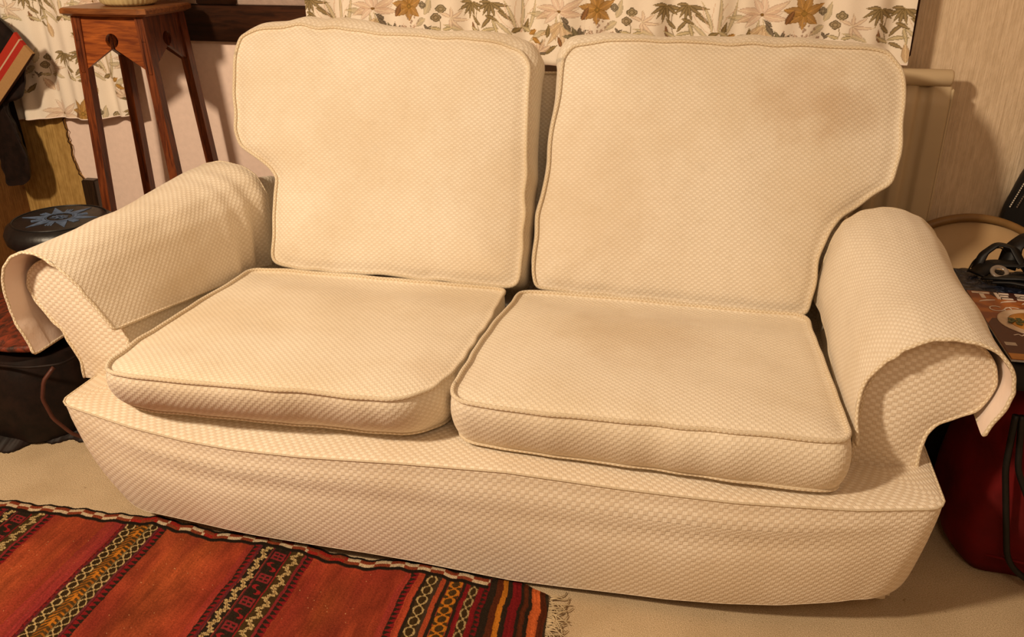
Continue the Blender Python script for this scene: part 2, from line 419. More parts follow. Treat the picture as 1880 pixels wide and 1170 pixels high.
profL = [(-.868, .298), (-.866, .335), (-.872, .358), (-.884, .382), (-.900, .415), (-.922, .442), (-.943, .470), (-.953, .505), (-.946, .533), (-.926, .553), (-.90, .566), (-.870, .562), (-.838, .545), (-.812, .520), (-.79, .490), (-.765, .455), (-.748, .425), (-.738, .38), (-.735, .298)]
profR = [(.700, .298), (.700, .35), (.700, .41), (.702, .45), (.712, .485), (.732, .522), (.764, .549), (.80, .562), (.84, .563), (.872, .549), (.895, .522), (.903, .488), (.896, .460), (.885, .436), (.855, .418), (.826, .402), (.813, .378), (.810, .34), (.813, .298)]
armL = arm(profL, .03, -1); armR = arm(profR, .0, 1)

# --- back frame with wings
def slab(name, xw0, xw1, s0, s1, yoff, th, mat, root, puff=.01):
    o = np.array([0, .606+yoff*.906, .389-yoff*.4226*1.0]); ex = (1, 0, 0); ey = (0, .4226, .9063)
    out = [(xw0, s0), (xw1, s0), (xw1, s1-.03), (xw1-.03, s1), (xw0+.03, s1), (xw0, s1-.03)]
    return frame_cushion(root, name, out, o, ex, ey, th, puff, .0, .012, mat, N=200, rings=6, seed=12, wave=.001)
slab('sofa_back', -.745, .745, -.06, .572, .184, .075, M_sofa, sofa)
# small wings between arms and back
for s, x0, x1 in ((-1, -.80, -.738), (1, .730, .79)):
    top = .235 if s < 0 else .14; out = [(x0, .03), (x1, .03), (x1, top), (x0, top)]
    frame_cushion(sofa, 'back_wing', out, (0, .606+.07*.906, .389-.07*.4226), (1, 0, 0), (0, .4226, .9063), .12, .01, 0, .012, M_sofa, N=140, rings=6, seed=14, wave=.001, pipes=False)

# --- loose back cushions
SEY = (0, .4226, .9063)
outL = [(-.812, .543), (-.803, .583), (-.759, .604), (-.631, .614), (-.423, .602), (-.209, .591), (-.099, .585), (-.058, .570), (-.036, .535), (-.028, .432), (-.020, .300), (-.015, .168), (-.008, .037), (-.016, .002), (-.044, -.006), (-.223, -.005), (-.512, -.003), (-.624, 0), (-.650, .012), (-.662, .126), (-.661, .224), (-.686, .251), (-.734, .276), (-.775, .302), (-.798, .344), (-.806, .443)]
outR = [(.043, .553), (.062, .583), (.140, .595), (.319, .599), (.565, .597), (.718, .593), (.777, .585), (.806, .551), (.815, .466), (.813, .356), (.801, .294), (.758, .261), (.704, .215), (.678, .176), (.666, .113), (.659, .051), (.650, -.010), (.62, -.018), (.436, -.016), (.246, -.010), (.076, -.004), (.026, 0), (.014, .038), (.020, .170), (.033, .303), (.038, .435)]
def bulgeB(Nn, P):
    inner = np.abs(P[:, 0]) < .2; side = np.abs(Nn[:, 0])
    return .003+.034*np.clip(Nn[:, 1], 0, 1)+np.where(inner, .008+.007*np.clip(P[:, 1]/.4, 0, 1), 0)*side
def foldL(x, s):
    a = .006*np.exp(-((s-(.185-.06*(x+.66)))/.012)**2)*np.exp(-((x+.60)/.10)**2)
    return a*-1+.006*np.exp(-((s-(.26))/.06)**2)*np.exp(-((x+.62)/.1)**2)
bcL = empty('back_cushion', (-.41, .62, .40), 'left loose back cushion, pale cream weave with a notched outer lower corner', 'cushion', None)
frame_cushion(bcL, 'cushion_cover', outL, (-.005, .606, .394), (1, 0, 0), SEY, .135, .040, .012, bulgeB, M_sofa, N=340, rings=22, fold=foldL, seed=21, wave=.0021)
bcR = empty('back_cushion', (.41, .62, .40), 'right loose back cushion with a faint brown stain near its top right corner', 'cushion', None)
frame_cushion(bcR, 'cushion_cover', outR, (.003, .606, .394), (1, 0, 0), SEY, .135, .040, .012, bulgeB, M_sofa, N=340, rings=22, seed=33, wave=.0021)

# --- loose seat cushions
def ang(a, b): d = np.array(b)-np.array(a); return d/np.linalg.norm(d)
sd = ang((-.014, .42), (.606, .389)); SEO = (0, -.014, .42); SEYs = (0, sd[0], sd[1])
sL = [(-.664, -.028), (-.684, .010), (-.694, .10), (-.696, .25), (-.694, .42), (-.694, .57), (-.681, .588), (-.60, .592), (-.3, .592), (-.06, .592), (-.035, .582), (-.032, .50), (-.027, .386), (-.028, .193), (-.031, .102), (-.046, .045), (-.075, -.002), (-.11, -.020), (-.176, -.026), (-.328, -.035), (-.488, -.041), (-.60, -.046), (-.645, -.042)]
sR = [(-.016, .06), (-.008, .018), (.012, -.002), (.070, -.009), (.168, -.012), (.352, -.004), (.53, .001), (.64, .003), (.661, .010), (.668, .04), (.664, .12), (.659, .244), (.649, .458), (.645, .56), (.63, .588), (.3, .592), (.06, .592), (.02, .592), (-.002, .582), (-.008, .50), (-.018, .356), (-.018, .180)]
scL = empty('seat_cushion', (-.36, .3, .31), 'left seat cushion, the one with tiny dark marks near its front edge', 'cushion')
scR = empty('seat_cushion', (.33, .3, .31), 'right seat cushion, next to the arm whose cover hangs to a point', 'cushion')
def dipS(x, s): return -.030*np.clip((s-.42)/.18, 0, 1)**1.5
def bulgeS(Nn, P): return .009+.010*np.clip(-Nn[:, 1], 0, 1)-.006*np.abs(Nn[:, 0])*(P[:, 1] > .12)
frame_cushion(scL, 'cushion_cover', sL, (-.005, -.014, .42), (1, 0, 0), SEYs, .107, .018, 0, bulgeS, M_seat, N=320, rings=20, seed=41, wave=.0012, fold=dipS, taper=.44, lean=lambda P: np.stack([-.022*np.clip((-.55-P[:, 0])/.1, 0, 1)*np.clip(1-P[:, 1]/.3, 0, 1), .072*np.clip(1-P[:, 1]/.5, 0, 1)], 1))
frame_cushion(scR, 'cushion_cover', sR, (.003, -.014, .42), (1, 0, 0), SEYs, .107, .018, 0, bulgeS, M_seat, N=320, rings=20, seed=52, wave=.0012, fold=dipS, taper=.44, lean=lambda P: np.stack([0*P[:, 0], (.026+.026*np.clip((.5-P[:, 0])/.35, 0, 1))*np.clip(1-P[:, 1]/.5, 0, 1)], 1))

# --- draped arm covers (antimacassar caps)
def drape(root, P0, P1, y0, y1, edge_fn, folds, up0, up1, th=.004):
    """P0/P1 profiles (x,z) front/back inner->over->outer"""
    A = smooth(resample(P0, 110, False), 3, False); B = smooth(resample(P1, 110, False), 3, False); n = 110; m = 46
    tt = np.linspace(0, 1, n); V = []; UV = []; per = np.r_[0, np.cumsum(np.linalg.norm(np.diff(A, axis=0), axis=1))]
    for i in range(m):
        f = i/(m-1); Q = A*(1-f)+B*f
        y = y0+(y1-y0)*f+edge_fn(tt)*(1-f)**3
        T = np.gradient(Q, axis=0); T /= np.linalg.norm(T, axis=1)[:, None]; N2 = np.stack([-T[:, 1], T[:, 0]], 1)
        s = np.sign(np.sum(N2*(Q-Q.mean(0)), axis=1).mean()); N2 *= s
        Q = Q+N2*(folds(tt, f))[:, None]
        V.append(np.column_stack([Q[:, 0], y, Q[:, 1]])); UV.append(np.column_stack([y, per]))
    O = np.array(V); du = np.gradient(O, axis=0); dv = np.gradient(O, axis=1); Nn = np.cross(du, dv)
    Nn /= np.linalg.norm(Nn, axis=2)[:, :, None]
    cen = O.mean((0, 1)); 
    if np.sum(Nn*(O-cen)) < 0: Nn = -Nn
    I = O-Nn*th
    F0 = grid_faces(m, n)
    outer = part('cover_cloth', O.reshape(-1, 3), F0, M_sofa, root, uv=np.vstack(UV))
    part('lining', I.reshape(-1, 3), F0, M_lining, root)
    ring = np.vstack([O[0], O[1:, -1], O[-1, ::-1][1:], O[::-1, 0][1:-1]])-0
    ringI = np.vstack([I[0], I[1:, -1], I[-1, ::-1][1:], I[::-1, 0][1:-1]])
    mid = (ring+ringI)/2; mid = smooth(mid, 1); w = len(mid)
    v, f, uv = tube(mid+np.column_stack([wob(w, .0006, 60, 8), wob(w, .0009, 60, 9), wob(w, .0006, 60, 10)]), .0034, True, 8)
    part('hem', v, f, M_pipe, root, uv=uv)
    # stitched turn-up inside the front edge
    vv_ = I[0:4].copy(); vv_ -= Nn[0:4]*.0012
    part('inner_hem', vv_.reshape(-1, 3), grid_faces(4, n), M_lining, root)
    return O
cvL = empty('arm_cover', (-.86, .35, .60), 'draped cloth cover on the left sofa arm, pale pink lining showing at its open front', 'arm cover')
cL0 = [(-.743, .440), (-.765, .478), (-.790, .520), (-.812, .556), (-.838, .584), (-.868, .600), (-.900, .600), (-.928, .588), (-.951, .563), (-.966, .530), (-.969, .490), (-.968, .440), (-.955, .398), (-.943, .366)]
cL1 = [(-.704, .362), (-.700, .43), (-.698, .49), (-.702, .55), (-.728, .597), (-.768, .621), (-.825, .630), (-.872, .622), (-.915, .602), (-.945, .565), (-.955, .52), (-.955, .47), (-.953, .43), (-.95, .40), (-.948, .38)]
def fL(t, f):
    return .0024*np.sin(t*5+f*6)+.008*np.sin((f-.70)*2*np.pi/.11)*np.clip((f-.66)/.15, 0, 1)*np.clip(1-t*1.7, 0, 1)+(vnoise(t*9, t*0+f*9, 3)-.5)*.006
drape(cvL, cL0, cL1, .078, .702, lambda t: -.018*np.sin(np.pi*t)+.012*(1-t)-.0*t, fL, 0, 0)
cvR = empty('arm_cover', (.82, .35, .60), 'draped cloth cover on the right sofa arm, its front corner hanging to a point', 'arm cover')
cR0 = [(.684, .386), (.680, .420), (.682, .455), (.692, .495), (.712, .530), (.738, .560), (.770, .578), (.808, .585), (.848, .583), (.882, .567), (.906, .538), (.915, .500), (.908, .462), (.893, .412)]
cR1 = [(.674, .400), (.675, .45), (.680, .49), (.692, .54), (.708, .582), (.742, .612), (.785, .624), (.828, .622), (.868, .606), (.900, .572), (.921, .53), (.925, .49), (.918, .45), (.900, .42)]
def fR(t, f): return (vnoise(t*7+3, t*0+f*6, 5)-.5)*.008+.003*np.sin(f*9)*np.exp(-((t-.4)/.3)**2)
drape(cvR, cR0, cR1, .070, .668, lambda t: .012*np.exp(-((t-.25)/.12)**2)-.030*np.clip(1-t/.18, 0, 1)+.004*np.sin(t*14), fR, 0, 0)

# ================================================================== RUG (woven pattern as colour per thread knot)
def build_rug():
    xs = np.arange(-1.50, .1885, .0015); ysf = np.arange(0, -.46, -.0015); ys = np.r_[ysf, np.linspace(-.50, -1.25, 12)]
    nx, ny = len(xs), len(ys); X = np.repeat(xs, ny).reshape(nx, ny); Yr = np.tile(ys, nx).reshape(nx, ny)
    edge = np.interp(xs, [-1.5, -1.3, -1.025, -0.971, -0.906, -0.835, -0.755, -0.703, -0.645, -0.575, -0.517, -0.465, -0.409, -0.371, -0.312, -0.231, -0.178, -0.125, -0.077, -0.034, 0.048, .08, .12, .16, .19],
                     [.01, .02, 0.032, 0.032, 0.038, 0.038, 0.042, 0.051, 0.043, 0.034, 0.032, 0.040, 0.038, 0.038, 0.025, 0.014, 0.018, 0.030, 0.028, 0.026, 0.015, .024, .018, .008, -.010])
    edge = edge+.0022*np.sin(xs*71)+.0016*np.sin(xs*143+1)
    Y = Yr+edge[:, None]; X0 = X.copy(); X = X+.0050*(vnoise(Yr*22, X0*7, 12)-.5)+.0022*(vnoise(Yr*90, X0*20, 13)-.5); Y0_ = Yr.copy()
    # end bends back: the right-hand stripes fan a little
    XX = X0+(.030*np.clip((X0+.02)/.2, 0, 1))*np.clip((-Yr-.02)/.4, 0, 1)-(np.clip((X0-.03)/.15, 0, 1)*.010)*np.exp(-((Yr)/.03)**2)
    d = -Yr                                         # distance from the far edge
    rust = np.array([.33, .056, .020]); rust2 = np.array([.22, .020, .018]); C = np.zeros((nx, ny, 3))
    n1 = vnoise(X*260, Yr*9, 1); n2 = vnoise(X*38, Yr*6, 2); n3 = .55*vnoise(X*14, Yr*11, 6)+.45*vnoise(X*55, Yr*20, 7)
    C[:] = rust[None, None]*(.80+.30*n1[..., None])*(.55+.85*n3[..., None])
    C = C*(1-.55*(n2[..., None]))+rust2*(.55*n2[..., None])*(.85+.3*n1[..., None])
    mo = vnoise(X*60, Yr*30, 21)*vnoise(X*23, Yr*9, 22); C = C*(1.10-.55*mo[..., None]); C[..., 1] *= 1+.5*(vnoise(X*9, Yr*7, 23)-.35)
    sp = vnoise(X*330, Yr*330, 9) > .978; C[sp] = (.62, .33, .16)
    dark = np.array([.022, .014, .008]); olive = np.array([.075, .042, .012]); cream = np.array([.50, .37, .17]); red = np.array([.20, .010, .012])
    pink = np.array([.26, .026, .030]); purple = np.array([.10, .018, .022]); gold = np.array([.46, .16, .015]); maroon = np.array([.085, .008, .008]); brown = np.array([.13, .030, .010])
    def fill(a, b, col, amt=1.0):
        m = (X >= a) & (X < b); C[m] = C[m]*(1-amt)+(np.array(col)*(.75+.5*n1[..., None]))[m]*amt
    def zig(a, b, ca, cb, p=.012):                # small toothed column
        w = b-a; t = (X-a)/w; k = np.abs(((Yr/p) % 1)-.5)*2; m = (X >= a) & (X < b)
        C[m & (t > k)] = ca; C[m & (t <= k)] = cb
    def chain(c, w, bg, fg, p=.0235, th=.0030):     # linked lozenges
        m = np.abs(X-c) < w/2; ph = ((Yr/p) % 1); r = (w*.42)*np.sqrt(np.clip(1-((ph-.5)/.40)**2, 0, 1))
        C[m] = (np.array(bg)*(.8+.4*n1[..., None]))[m]
        st = np.round(r/.0018)*.0018
        line = m & (np.abs(np.abs(X-c)-st) < th*.62) & (np.abs(ph-.5) < .40); bar = m & (np.abs(ph-.5) >= .40) & (np.abs(X-c) < th*.8)
        C[line | bar] = fg
    def vine(c, w, bg, fg, p=.030, th=.0032):      # angular wandering line with side teeth
        m = np.abs(X-c) < w/2; C[m] = (np.array(bg)*(.8+.4*n1[..., None]))[m]
        ph = (Yr/p) % 1; tri = (np.abs(ph-.5)*4-1)*w*.22; tri = np.round(tri/.0025)*.0025
        dd = np.abs(X-c-tri); C[m & (dd < th)] = fg
        C[m & (dd < .0011)] = np.array([.16, .09, .03])
        teeth = (((Yr/.0088) % 1) < .5) & (dd >= th) & (dd < th+.0035); C[m & teeth] = fg
    def hooks(a, b, bg, f1, f2, p=.066):           # H / S blocks
        w = b-a; m = (X >= a) & (X < b); t = (X-a)/w; ph = (Yr/p) % 1
        C[m] = (np.array(bg)*(.8+.4*n1[..., None]))[m]
        H = ((ph > .06) & (ph < .12) | (ph > .20) & (ph < .26) | (ph > .34) & (ph < .40)) & (t > .12) & (t < .88) | ((ph > .06) & (ph < .40) & ((np.abs(t-.15) < .07) | (np.abs(t-.85) < .07) | (np.abs(t-.5) < .05)))
        S = (ph > .55) & (ph < .92) & (np.abs(t-(.5+.28*np.sign(np.sin((ph-.55)/.37*2*np.pi))*np.sqrt(np.abs(np.sin((ph-.55)/.37*2*np.pi))))) < .13)
        C[m & H] = f1; C[m & S] = f2
    def band_hs(x0, w):                            # zigzag / hooks / zigzag
        e = w/.136
        zig(x0, x0+.012*e, red, dark); fill(x0+.012*e, x0+.017*e, purple)
        vine(x0+.030*e, .024*e, dark, cream); fill(x0+.043*e, x0+.046*e, purple)
        hooks(x0+.046*e, x0+.080*e, dark, pink*.8, red*1.3); fill(x0+.080*e, x0+.083*e, red)
        vine(x0+.098*e, .030*e, olive*.7, cream); fill(x0+.113*e, x0+.119*e, pink*.8); zig(x0+.119*e, x0+.134*e, red, dark)
    fill(-1.077-.02, -1.06, red, .6)
    band_hs(-1.060, .136)
    fill(-.800, -.765, pink, .55)
    # band B
    b0 = -.762
    fill(b0, b0+.005, maroon); zig(b0+.0, b0+.006, red, maroon)
    fill(b0+.005, b0+.010, purple); chain(b0+.021, .022, olive*.45, cream)
    fill(b0+.032, b0+.060, olive*.9)
    ph = (Yr/.011) % 1; m = np.abs(X-(b0+.046)) < .0125; ch = ((ph+np.abs(X-(b0+.046))/.011) % 1) < .42; blk = ((Yr/.066) % 1)
    C[m & ch & (blk < .5)] = gold; C[m & ch & (blk >= .5)] = gold*.55+brown*.3; C[m & (np.abs(X-(b0+.046)) < .003) & (blk < .28)] = gold*1.1
    fill(b0+.059, b0+.061, cream*.4); chain(b0+.071, .020, olive*.45, cream*.9)
    fill(b0+.081, b0+.086, purple*1.3); fill(b0+.086, b0+.088, maroon); zig(b0+.088, b0+.104, dark, red)
    fill(b0-.016, b0, pink, .45)
    fill(-.462, -.446, pink, .35)
    band_hs(-.448, .138)
    # end stripes
    def f2(a, b, c): fill(a, b, c)
    fill(-.115, -.100, pink, .35)
    zig(-.102, -.088, red, dark); fill(-.088, -.074, rust*.9+red*.3); fill(-.074, -.066, dark); chain(-.056, .022, olive*.55, cream*.85, .028, .003)
    fill(-.045, -.038, dark*2); fill(-.038, -.028, rust); fill(-.028, -.020, dark)
    chain(-.006, .026, olive*.8, gold, .024, .0052); fill(.008, .014, dark); fill(.014, .022, red*.9); chain(.031, .017, olive*.5, cream*.7, .03, .0028)
    fill(.040, .050, red*.7); zig(.050, .060, red*.7, dark); fill(.060, .074, dark); fill(.074, .086, brown*.7); fill(.086, .096, gold*.9); fill(.096, .106, dark)
    fill(.106, .124, red*.75); fill(.124, .130, dark); fill(.130, .140, brown*.6); fill(.140, .148, dark); fill(.148, .166, rust*1.1+gold*.25); fill(.166, .179, brown*.55); fill(.179, .20, dark*1.5)
    # selvedge braid
    sv = (X < .058)
    def sb(d0, d1): return sv & (d >= d0) & (d < d1)
    wv = .004*np.sin(X*41)+.003*np.sin(X*97+1)
    dd = d+0*wv
    C[sb(0, .007)] = dark*.6
    blk = (np.floor(X/.030+.35*vnoise(X*20, X*0, 4)).astype(int) % 2) == 0
    cw = np.array([.56, .43, .28]); cr = np.array([.22, .045, .018])
    r1 = sb(.007, .0155); r2 = sb(.0155, .024)
    C[r1 & blk] = cw; C[r1 & ~blk] = cr; C[r2 & ~blk] = cw; C[r2 & blk] = cr
    rr = vnoise(np.floor(X/.03), X*0+3, 11) > .86; C[(r1 | r2) & rr & (blk ^ r2)] = (.30, .02, .012)
    C[sb(.024, .031+.0)] = dark*.6
    tw = (((X/.0042)+d*80) % 1) < .22; C[(r1 | r2) & tw] *= .72
    C *= (.85+.3*vnoise(X*500, Yr*500, 8))[..., None]
    Z = .0055+.0018*vnoise(X*11, Yr*9, 5)+.0022*((d < .031) & sv)+.003*np.clip(1-np.abs(d-.012)/.02, 0, 1)
    Z += .0010*(vnoise(X*600, Yr*300, 3)-.5)
    P = np.stack([XX, Y, Z], -1)
    # closed slab: top + border skirt to the floor
    V = P.reshape(-1, 3); F = grid_faces(nx, ny)
    i = np.r_[np.arange(nx)*ny, (nx-1)*ny+np.arange(1, ny), (np.arange(nx-2, -1, -1))*ny+ny-1, np.arange(ny-2, 0, -1)]
    low = V[i].copy(); low[:, 2] = .0004; n0 = len(V); V = np.vstack([V, low]); K2 = len(i)
    F += [(int(i[k]), int(i[(k+1) % K2]), n0+(k+1) % K2, n0+k) for k in range(K2)]
    cc = np.vstack([C.reshape(-1, 3), C.reshape(-1, 3)[i]])
    root = empty('kilim_rug', (-.6, -.5, 0), 'flat-woven rust-red kilim rug with patterned stripes, lying on the carpet before the sofa', 'rug')
    part('rug_field', V, F, M_rug, root, col=np.clip(cc, 0, 1))
    # fringe
    fr = []; m = plain('cream_wool_fringe', (.52, .40, .24, 1), .95, .1)
    r = np.random.RandomState(3)
    for k in range(150):
        y = -.012-.36*k/150+r.randn()*.002; x = .186+.030*np.clip((-y-.02)/.4, 0, 1); L = .026+.022*r.rand(); a = r.randn()*.5-.25; b = r.randn()*.8
        pts = [(x-.004, y, .006)]
        for s in range(1, 6):
            t = s/5; pts.append((x+L*t*math.cos(a+b*t), y+L*t*math.sin(a+b*t), .006*(1-t)+.0022+.003*r.rand()))
        v, f, _ = tube(np.array(pts), [.0016, .0016, .0015, .0014, .0012, .0008], ns=4); fr.append((v.tolist(), f))
    o = part('fringe', *join(fr), m, root); o['kind'] = 'stuff'
build_rug()

# ================================================================== CURTAINS
def draw_print(xs, zs, x_of=lambda t: t, shift=0.0):
    """raster of the botanical print, sampled on cloth coordinates"""
    nx, nz = len(xs), len(zs); X = np.repeat(xs, nz).reshape(nx, nz); Z = np.tile(zs, nx).reshape(nx, nz)
    C = np.zeros((nx, nz, 3)); C[:] = (.88, .79, .67)
    C = C*(.97+.05*vnoise(X*20, Z*20, 2)[..., None])
    bl = vnoise(X*7, Z*5, 5); C = C*(1-.10*bl[..., None])+np.array([.80, .60, .50])*(.10*bl[..., None])
    dx = xs[1]-xs[0]
    def win(cx, cz, r):
        i0 = max(0, int((cx-r-xs[0])/dx)); i1 = min(nx, int((cx+r-xs[0])/dx)+2)
        j = np.where((zs > cz-r) & (zs < cz+r))[0]
        if i1 <= i0 or len(j) == 0: return None
        return slice(i0, i1), slice(j[0], j[-1]+1)
    def leaf(cx, cz, ang, L, w, col, a=1.0, bend=.0, line=True):
        s = win(cx, cz, L*1.2)
        if s is None: return
        x = X[s]-cx; z = Z[s]-cz; u = x*math.cos(ang)+z*math.sin(ang); v = -x*math.sin(ang)+z*math.cos(ang)
        t = u/L; v = v-bend*L*(t*t)
        hw = w*np.sin(np.pi*np.clip(t, 0, 1)**.8)*.5; ins = (t > 0) & (t < 1) & (np.abs(v) < hw)
        c = np.array(col); A = C[s]
        A[ins] = A[ins]*(1-a)+c*a
        if line:
            ed = ins & ((np.abs(v) > hw-.0016)); A[ed] = A[ed]*(1-a*.6)+c*.45*a*.6
            ve = ins & (np.abs(v) < .0011); A[ve] = A[ve]*(1-a*.5)+np.minimum(c*1.9, 1)*a*.5
        C[s] = A
    def blob(cx, cz, r, col, a=.9, lobes=4, ph=0):
        s = win(cx, cz, r*1.5)
        if s is None: return
        x = X[s]-cx; z = Z[s]-cz; rr = np.hypot(x, z*1.15); th = np.arctan2(z, x); R = r*(.8+.2*np.abs(np.cos(lobes*th/2+ph)))
        A = C[s]; ins = rr < R; c = np.array(col); A[ins] = A[ins]*(1-a)+c*a; ed = ins & (rr > R-.003); A[ed] = c*.45
        q = ins & (np.abs(rr-R*.45) < .0016); A[q] = c*.6; C[s] = A
    def stem(x0, z0, x1, z1, bend, w, col, a=.8):
        n = 60; 
        for t in np.linspace(0, 1, n):
            cx = x0+(x1-x0)*t-(z1-z0)*bend*math.sin(math.pi*t); cz = z0+(z1-z0)*t+(x1-x0)*bend*math.sin(math.pi*t); s = win(cx, cz, w*2)
            if s is None: continue
            ins = np.hypot(X[s]-cx, Z[s]-cz) < w; A = C[s]; A[ins] = A[ins]*(1-a)+np.array(col)*a; C[s] = A
    ol = (.235, .17, .075); gg = (.20, .17, .10); pg = (.48, .40, .24); pk = (.68, .49, .36); ppk = (.74, .56, .44); go = (.40, .22, .06); br = (.24, .12, .05); gr = (.17, .135, .095); tn = (.60, .43, .26)
    D = math.radians
    def tile(ox, oz):
        px = 1.38e-3
        def P(x, y): return ox+(x-1040)*px, oz-y*px
        # faint background foliage
        for (x, y, a, L, w) in ((1030, 62, 70, .06, .012), (1036, 66, 110, .05, .012), (1150, 22, 60, .05, .02), (1152, 30, 200, .045, .018), (1225, 55, 150, .06, .014), (1330, 50, 100, .09, .010), (1338, 48, 80, .10, .010), (1352, 50, 65, .09, .012), (1325, 60, 130, .07, .012), (1400, 25, 160, .07, .018), (1392, 48, 200, .06, .016)):
            leaf(*P(x, y), D(a), L, w, pg, .75, .2)
        # big pale flower
        for a, L in ((185, .075), (205, .055), (160, .07), (0, .05), (20, .07), (-20, .06), (75, .05), (110, .05)): leaf(*P(1042, 12), D(a), L, .020, pk if L > .056 else ppk, .75, .22, True)
        for a in (250, 285, 310, 225): leaf(*P(1046, 30), D(a), .075, .018, tn, .8, -.25)
        blob(*P(1042, 12), .005, go, .6)
        # dark small leaves
        leaf(*P(1016, 62), D(75), .036, .013, ol, 1, .1); leaf(*P(1060, 33), D(140), .026, .011, gr); leaf(*P(1064, 48), D(128), .034, .013, gr); leaf(*P(1048, 78), D(112), .034, .012, br)
        stem(*P(1044, 20), *P(1068, 52), -.15, .0012, pg)
        # grey lily
        for a, c in ((60, gr), (95, gg), (30, gr), (150, gg), (345, gr), (200, gr)): leaf(*P(1074, 62), D(a), .034, .014, c, 1, .3)
        # golden flower
        for a, L in ((110, .05), (70, .05), (20, .056), (-40, .046), (-95, .04), (-150, .042), (165, .05)): leaf(*P(1110, 8), D(a), L, .023, go, .95, .1)
        blob(*P(1110, 8), .008, (.55, .32, .08))
        leaf(*P(1081, 28), D(65), .04, .015, br)
        # berries
        rr = np.random.RandomState(4)
        for k in range(34): blob(*P(1112+rr.randn()*13, 46+rr.randn()*9), .0028, pk, .7, 0)
        for k in range(9): stem(*P(1112, 62), *P(1112+rr.randn()*14, 42+rr.randn()*6), .1, .0008, ppk)
        # fruit and pink flower
        blob(*P(1180, 11), .0135, (.36, .28, .15)); blob(*P(1171, 27), .0135, (.36, .27, .15)); blob(*P(1146, 4), .012, (.32, .26, .17)); stem(*P(1176, 30), *P(1178, 50), .1, .001, ol)
        for a, L in ((20, .04), (75, .03), (140, .034), (-60, .045), (-100, .03), (-20, .05)): leaf(*P(1198, 28), D(a), L, .010, pk, .7, .3)
        leaf(*P(1148, 40), D(-50), .022, .008, gr); leaf(*P(1163, 42), D(-130), .022, .008, gr); leaf(*P(1180, 50), D(170), .03, .01, pg); leaf(*P(1182, 50), D(10), .03, .01, pg)
        # bamboo sprays
        for (x, y) in ((1240, -2), (1285, -3)):
            for a, L in ((200, .046), (225, .042), (250, .046), (275, .04), (-20, .05), (-45, .042), (170, .036)): leaf(*P(x, y), D(a), L, .0105, ol, .95, .18)
        stem(*P(1262, 58), *P(1255, 5), .12, .0013, ol)
        for (x, y, a, L, c) in ((1264, 46, 55, .05, ol), (1262, 52, 20, .055, pg), (1262, 40, 150, .04, ol), (1248, 56, 118, .032, br), (1272, 22, -10, .04, ol), (1296, 12, -25, .05, ol), (1264, 56, 165, .04, pg), (1265, 57, -8, .04, ol), (1286, 30, -60, .045, pg)): leaf(*P(x, y), D(a), L, .011, c, .95, -.2)
        for a in (60, 80, 100, 120, 140): stem(*P(1340, 52), *P(1340+60*math.cos(D(a)), 52-60*math.sin(D(a))), .12, .0010, pk)
        leaf(*P(1322, 52), D(25), .03, .014, ol); leaf(*P(1345, 53), D(75), .04, .013, ol); leaf(*P(1358, 52), D(150), .032, .012, pg)
        # under-row lily
        for a in (95, 60, 130, 25, 165): leaf(*P(1000, 90), D(a), .042, .013, pk, .85, .1)
        leaf(*P(985, 62), D(-30), .03, .014, go); leaf(*P(978, 56), D(30), .026, .014, go); leaf(*P(996, 92), D(5), .03, .006, gr); leaf(*P(1180, 85), D(120), .05, .02, pk); leaf(*P(1185, 88), D(60), .05, .02, ppk); leaf(*P(1120, 90), D(40), .05, .014, ol); leaf(*P(1122, 90), D(140), .05, .014, pg); leaf(*P(1300, 90), D(100), .05, .02, tn)
        leaf(*P(1380, 95), D(30), .06, .014, ol); leaf(*P(1380, 95), D(150), .05, .014, ol); leaf(*P(1378, 98), D(80), .05, .012, gg)
    for k in range(-5, 5):
        for q, oz in enumerate((.993, 1.165, 1.337, .821, .649)):
            tile(-.013+shift+k*.520+(.21*q if q else 0), oz)
    return np.clip(C, 0, 1)
def curtain(name, x0, x1, ybase, hem, ztop, amp, nf, label, shift, seed, sway=None):
    step = .0019; xs = np.arange(x0, x1, step); zf = np.arange(0, 1, .0019/(1.12-hem(0.5)))
    nx = len(xs); nz = int((1.10-.60)/.002); r = np.random.RandomState(seed); ph = r.rand()*6
    Zc = []
    V = np.zeros((nx, nz+6, 3)); T = np.r_[np.linspace(0, 1, nz), 1+np.linspace(.2, 2.2, 6)]
    t = (xs-x0)/(x1-x0)
    for j, tt in enumerate(T):
        zb = np.array([hem(a) for a in t]); z = zb+(1.10-zb)*tt
        fold = amp*np.sin(2*np.pi*nf*t+ph+.8*np.sin(3.1*t*2)+.15*tt)+amp*.45*np.sin(2*np.pi*nf*2.3*t+1.3)
        V[:, j] = np.column_stack([xs+(.012*np.cos(2*np.pi*nf*t+ph)) * np.minimum(tt, 1)*.6+(sway(tt) if sway else 0)*t, ybase+fold*(1-.25*min(tt, 1.5)), z])
    zs = np.linspace(.60, 1.56, 500); Craw = draw_print(xs, zs, shift=shift)
    cols = np.zeros((nx, nz+6, 3)); 
    for i in range(nx):
        jj = np.clip(((V[i, :, 2]-zs[0])/(zs[1]-zs[0])).astype(int), 0, len(zs)-1); cols[i] = Craw[i, jj]
    Vo = V.reshape(-1, 3); F = grid_faces(nx, nz+6); root = empty(name, (float((x0+x1)/2), ybase, .6), label, 'curtain')
    part('printed_cloth', Vo, F, M_curtain, root, col=cols.reshape(-1, 3))
    back = Vo.copy(); back[:, 1] += .003; st = back.reshape(nx, nz+6, 3)[::6, ::6]
    part('curtain_lining', st.reshape(-1, 3), grid_faces(st.shape[0], st.shape[1]), M_lining, root)
    v, f, uv = tube(V[:, 0]+np.array([0, .001, .001]), .0022, ns=5); part('hem', v, f, M_lining, root)
    return root
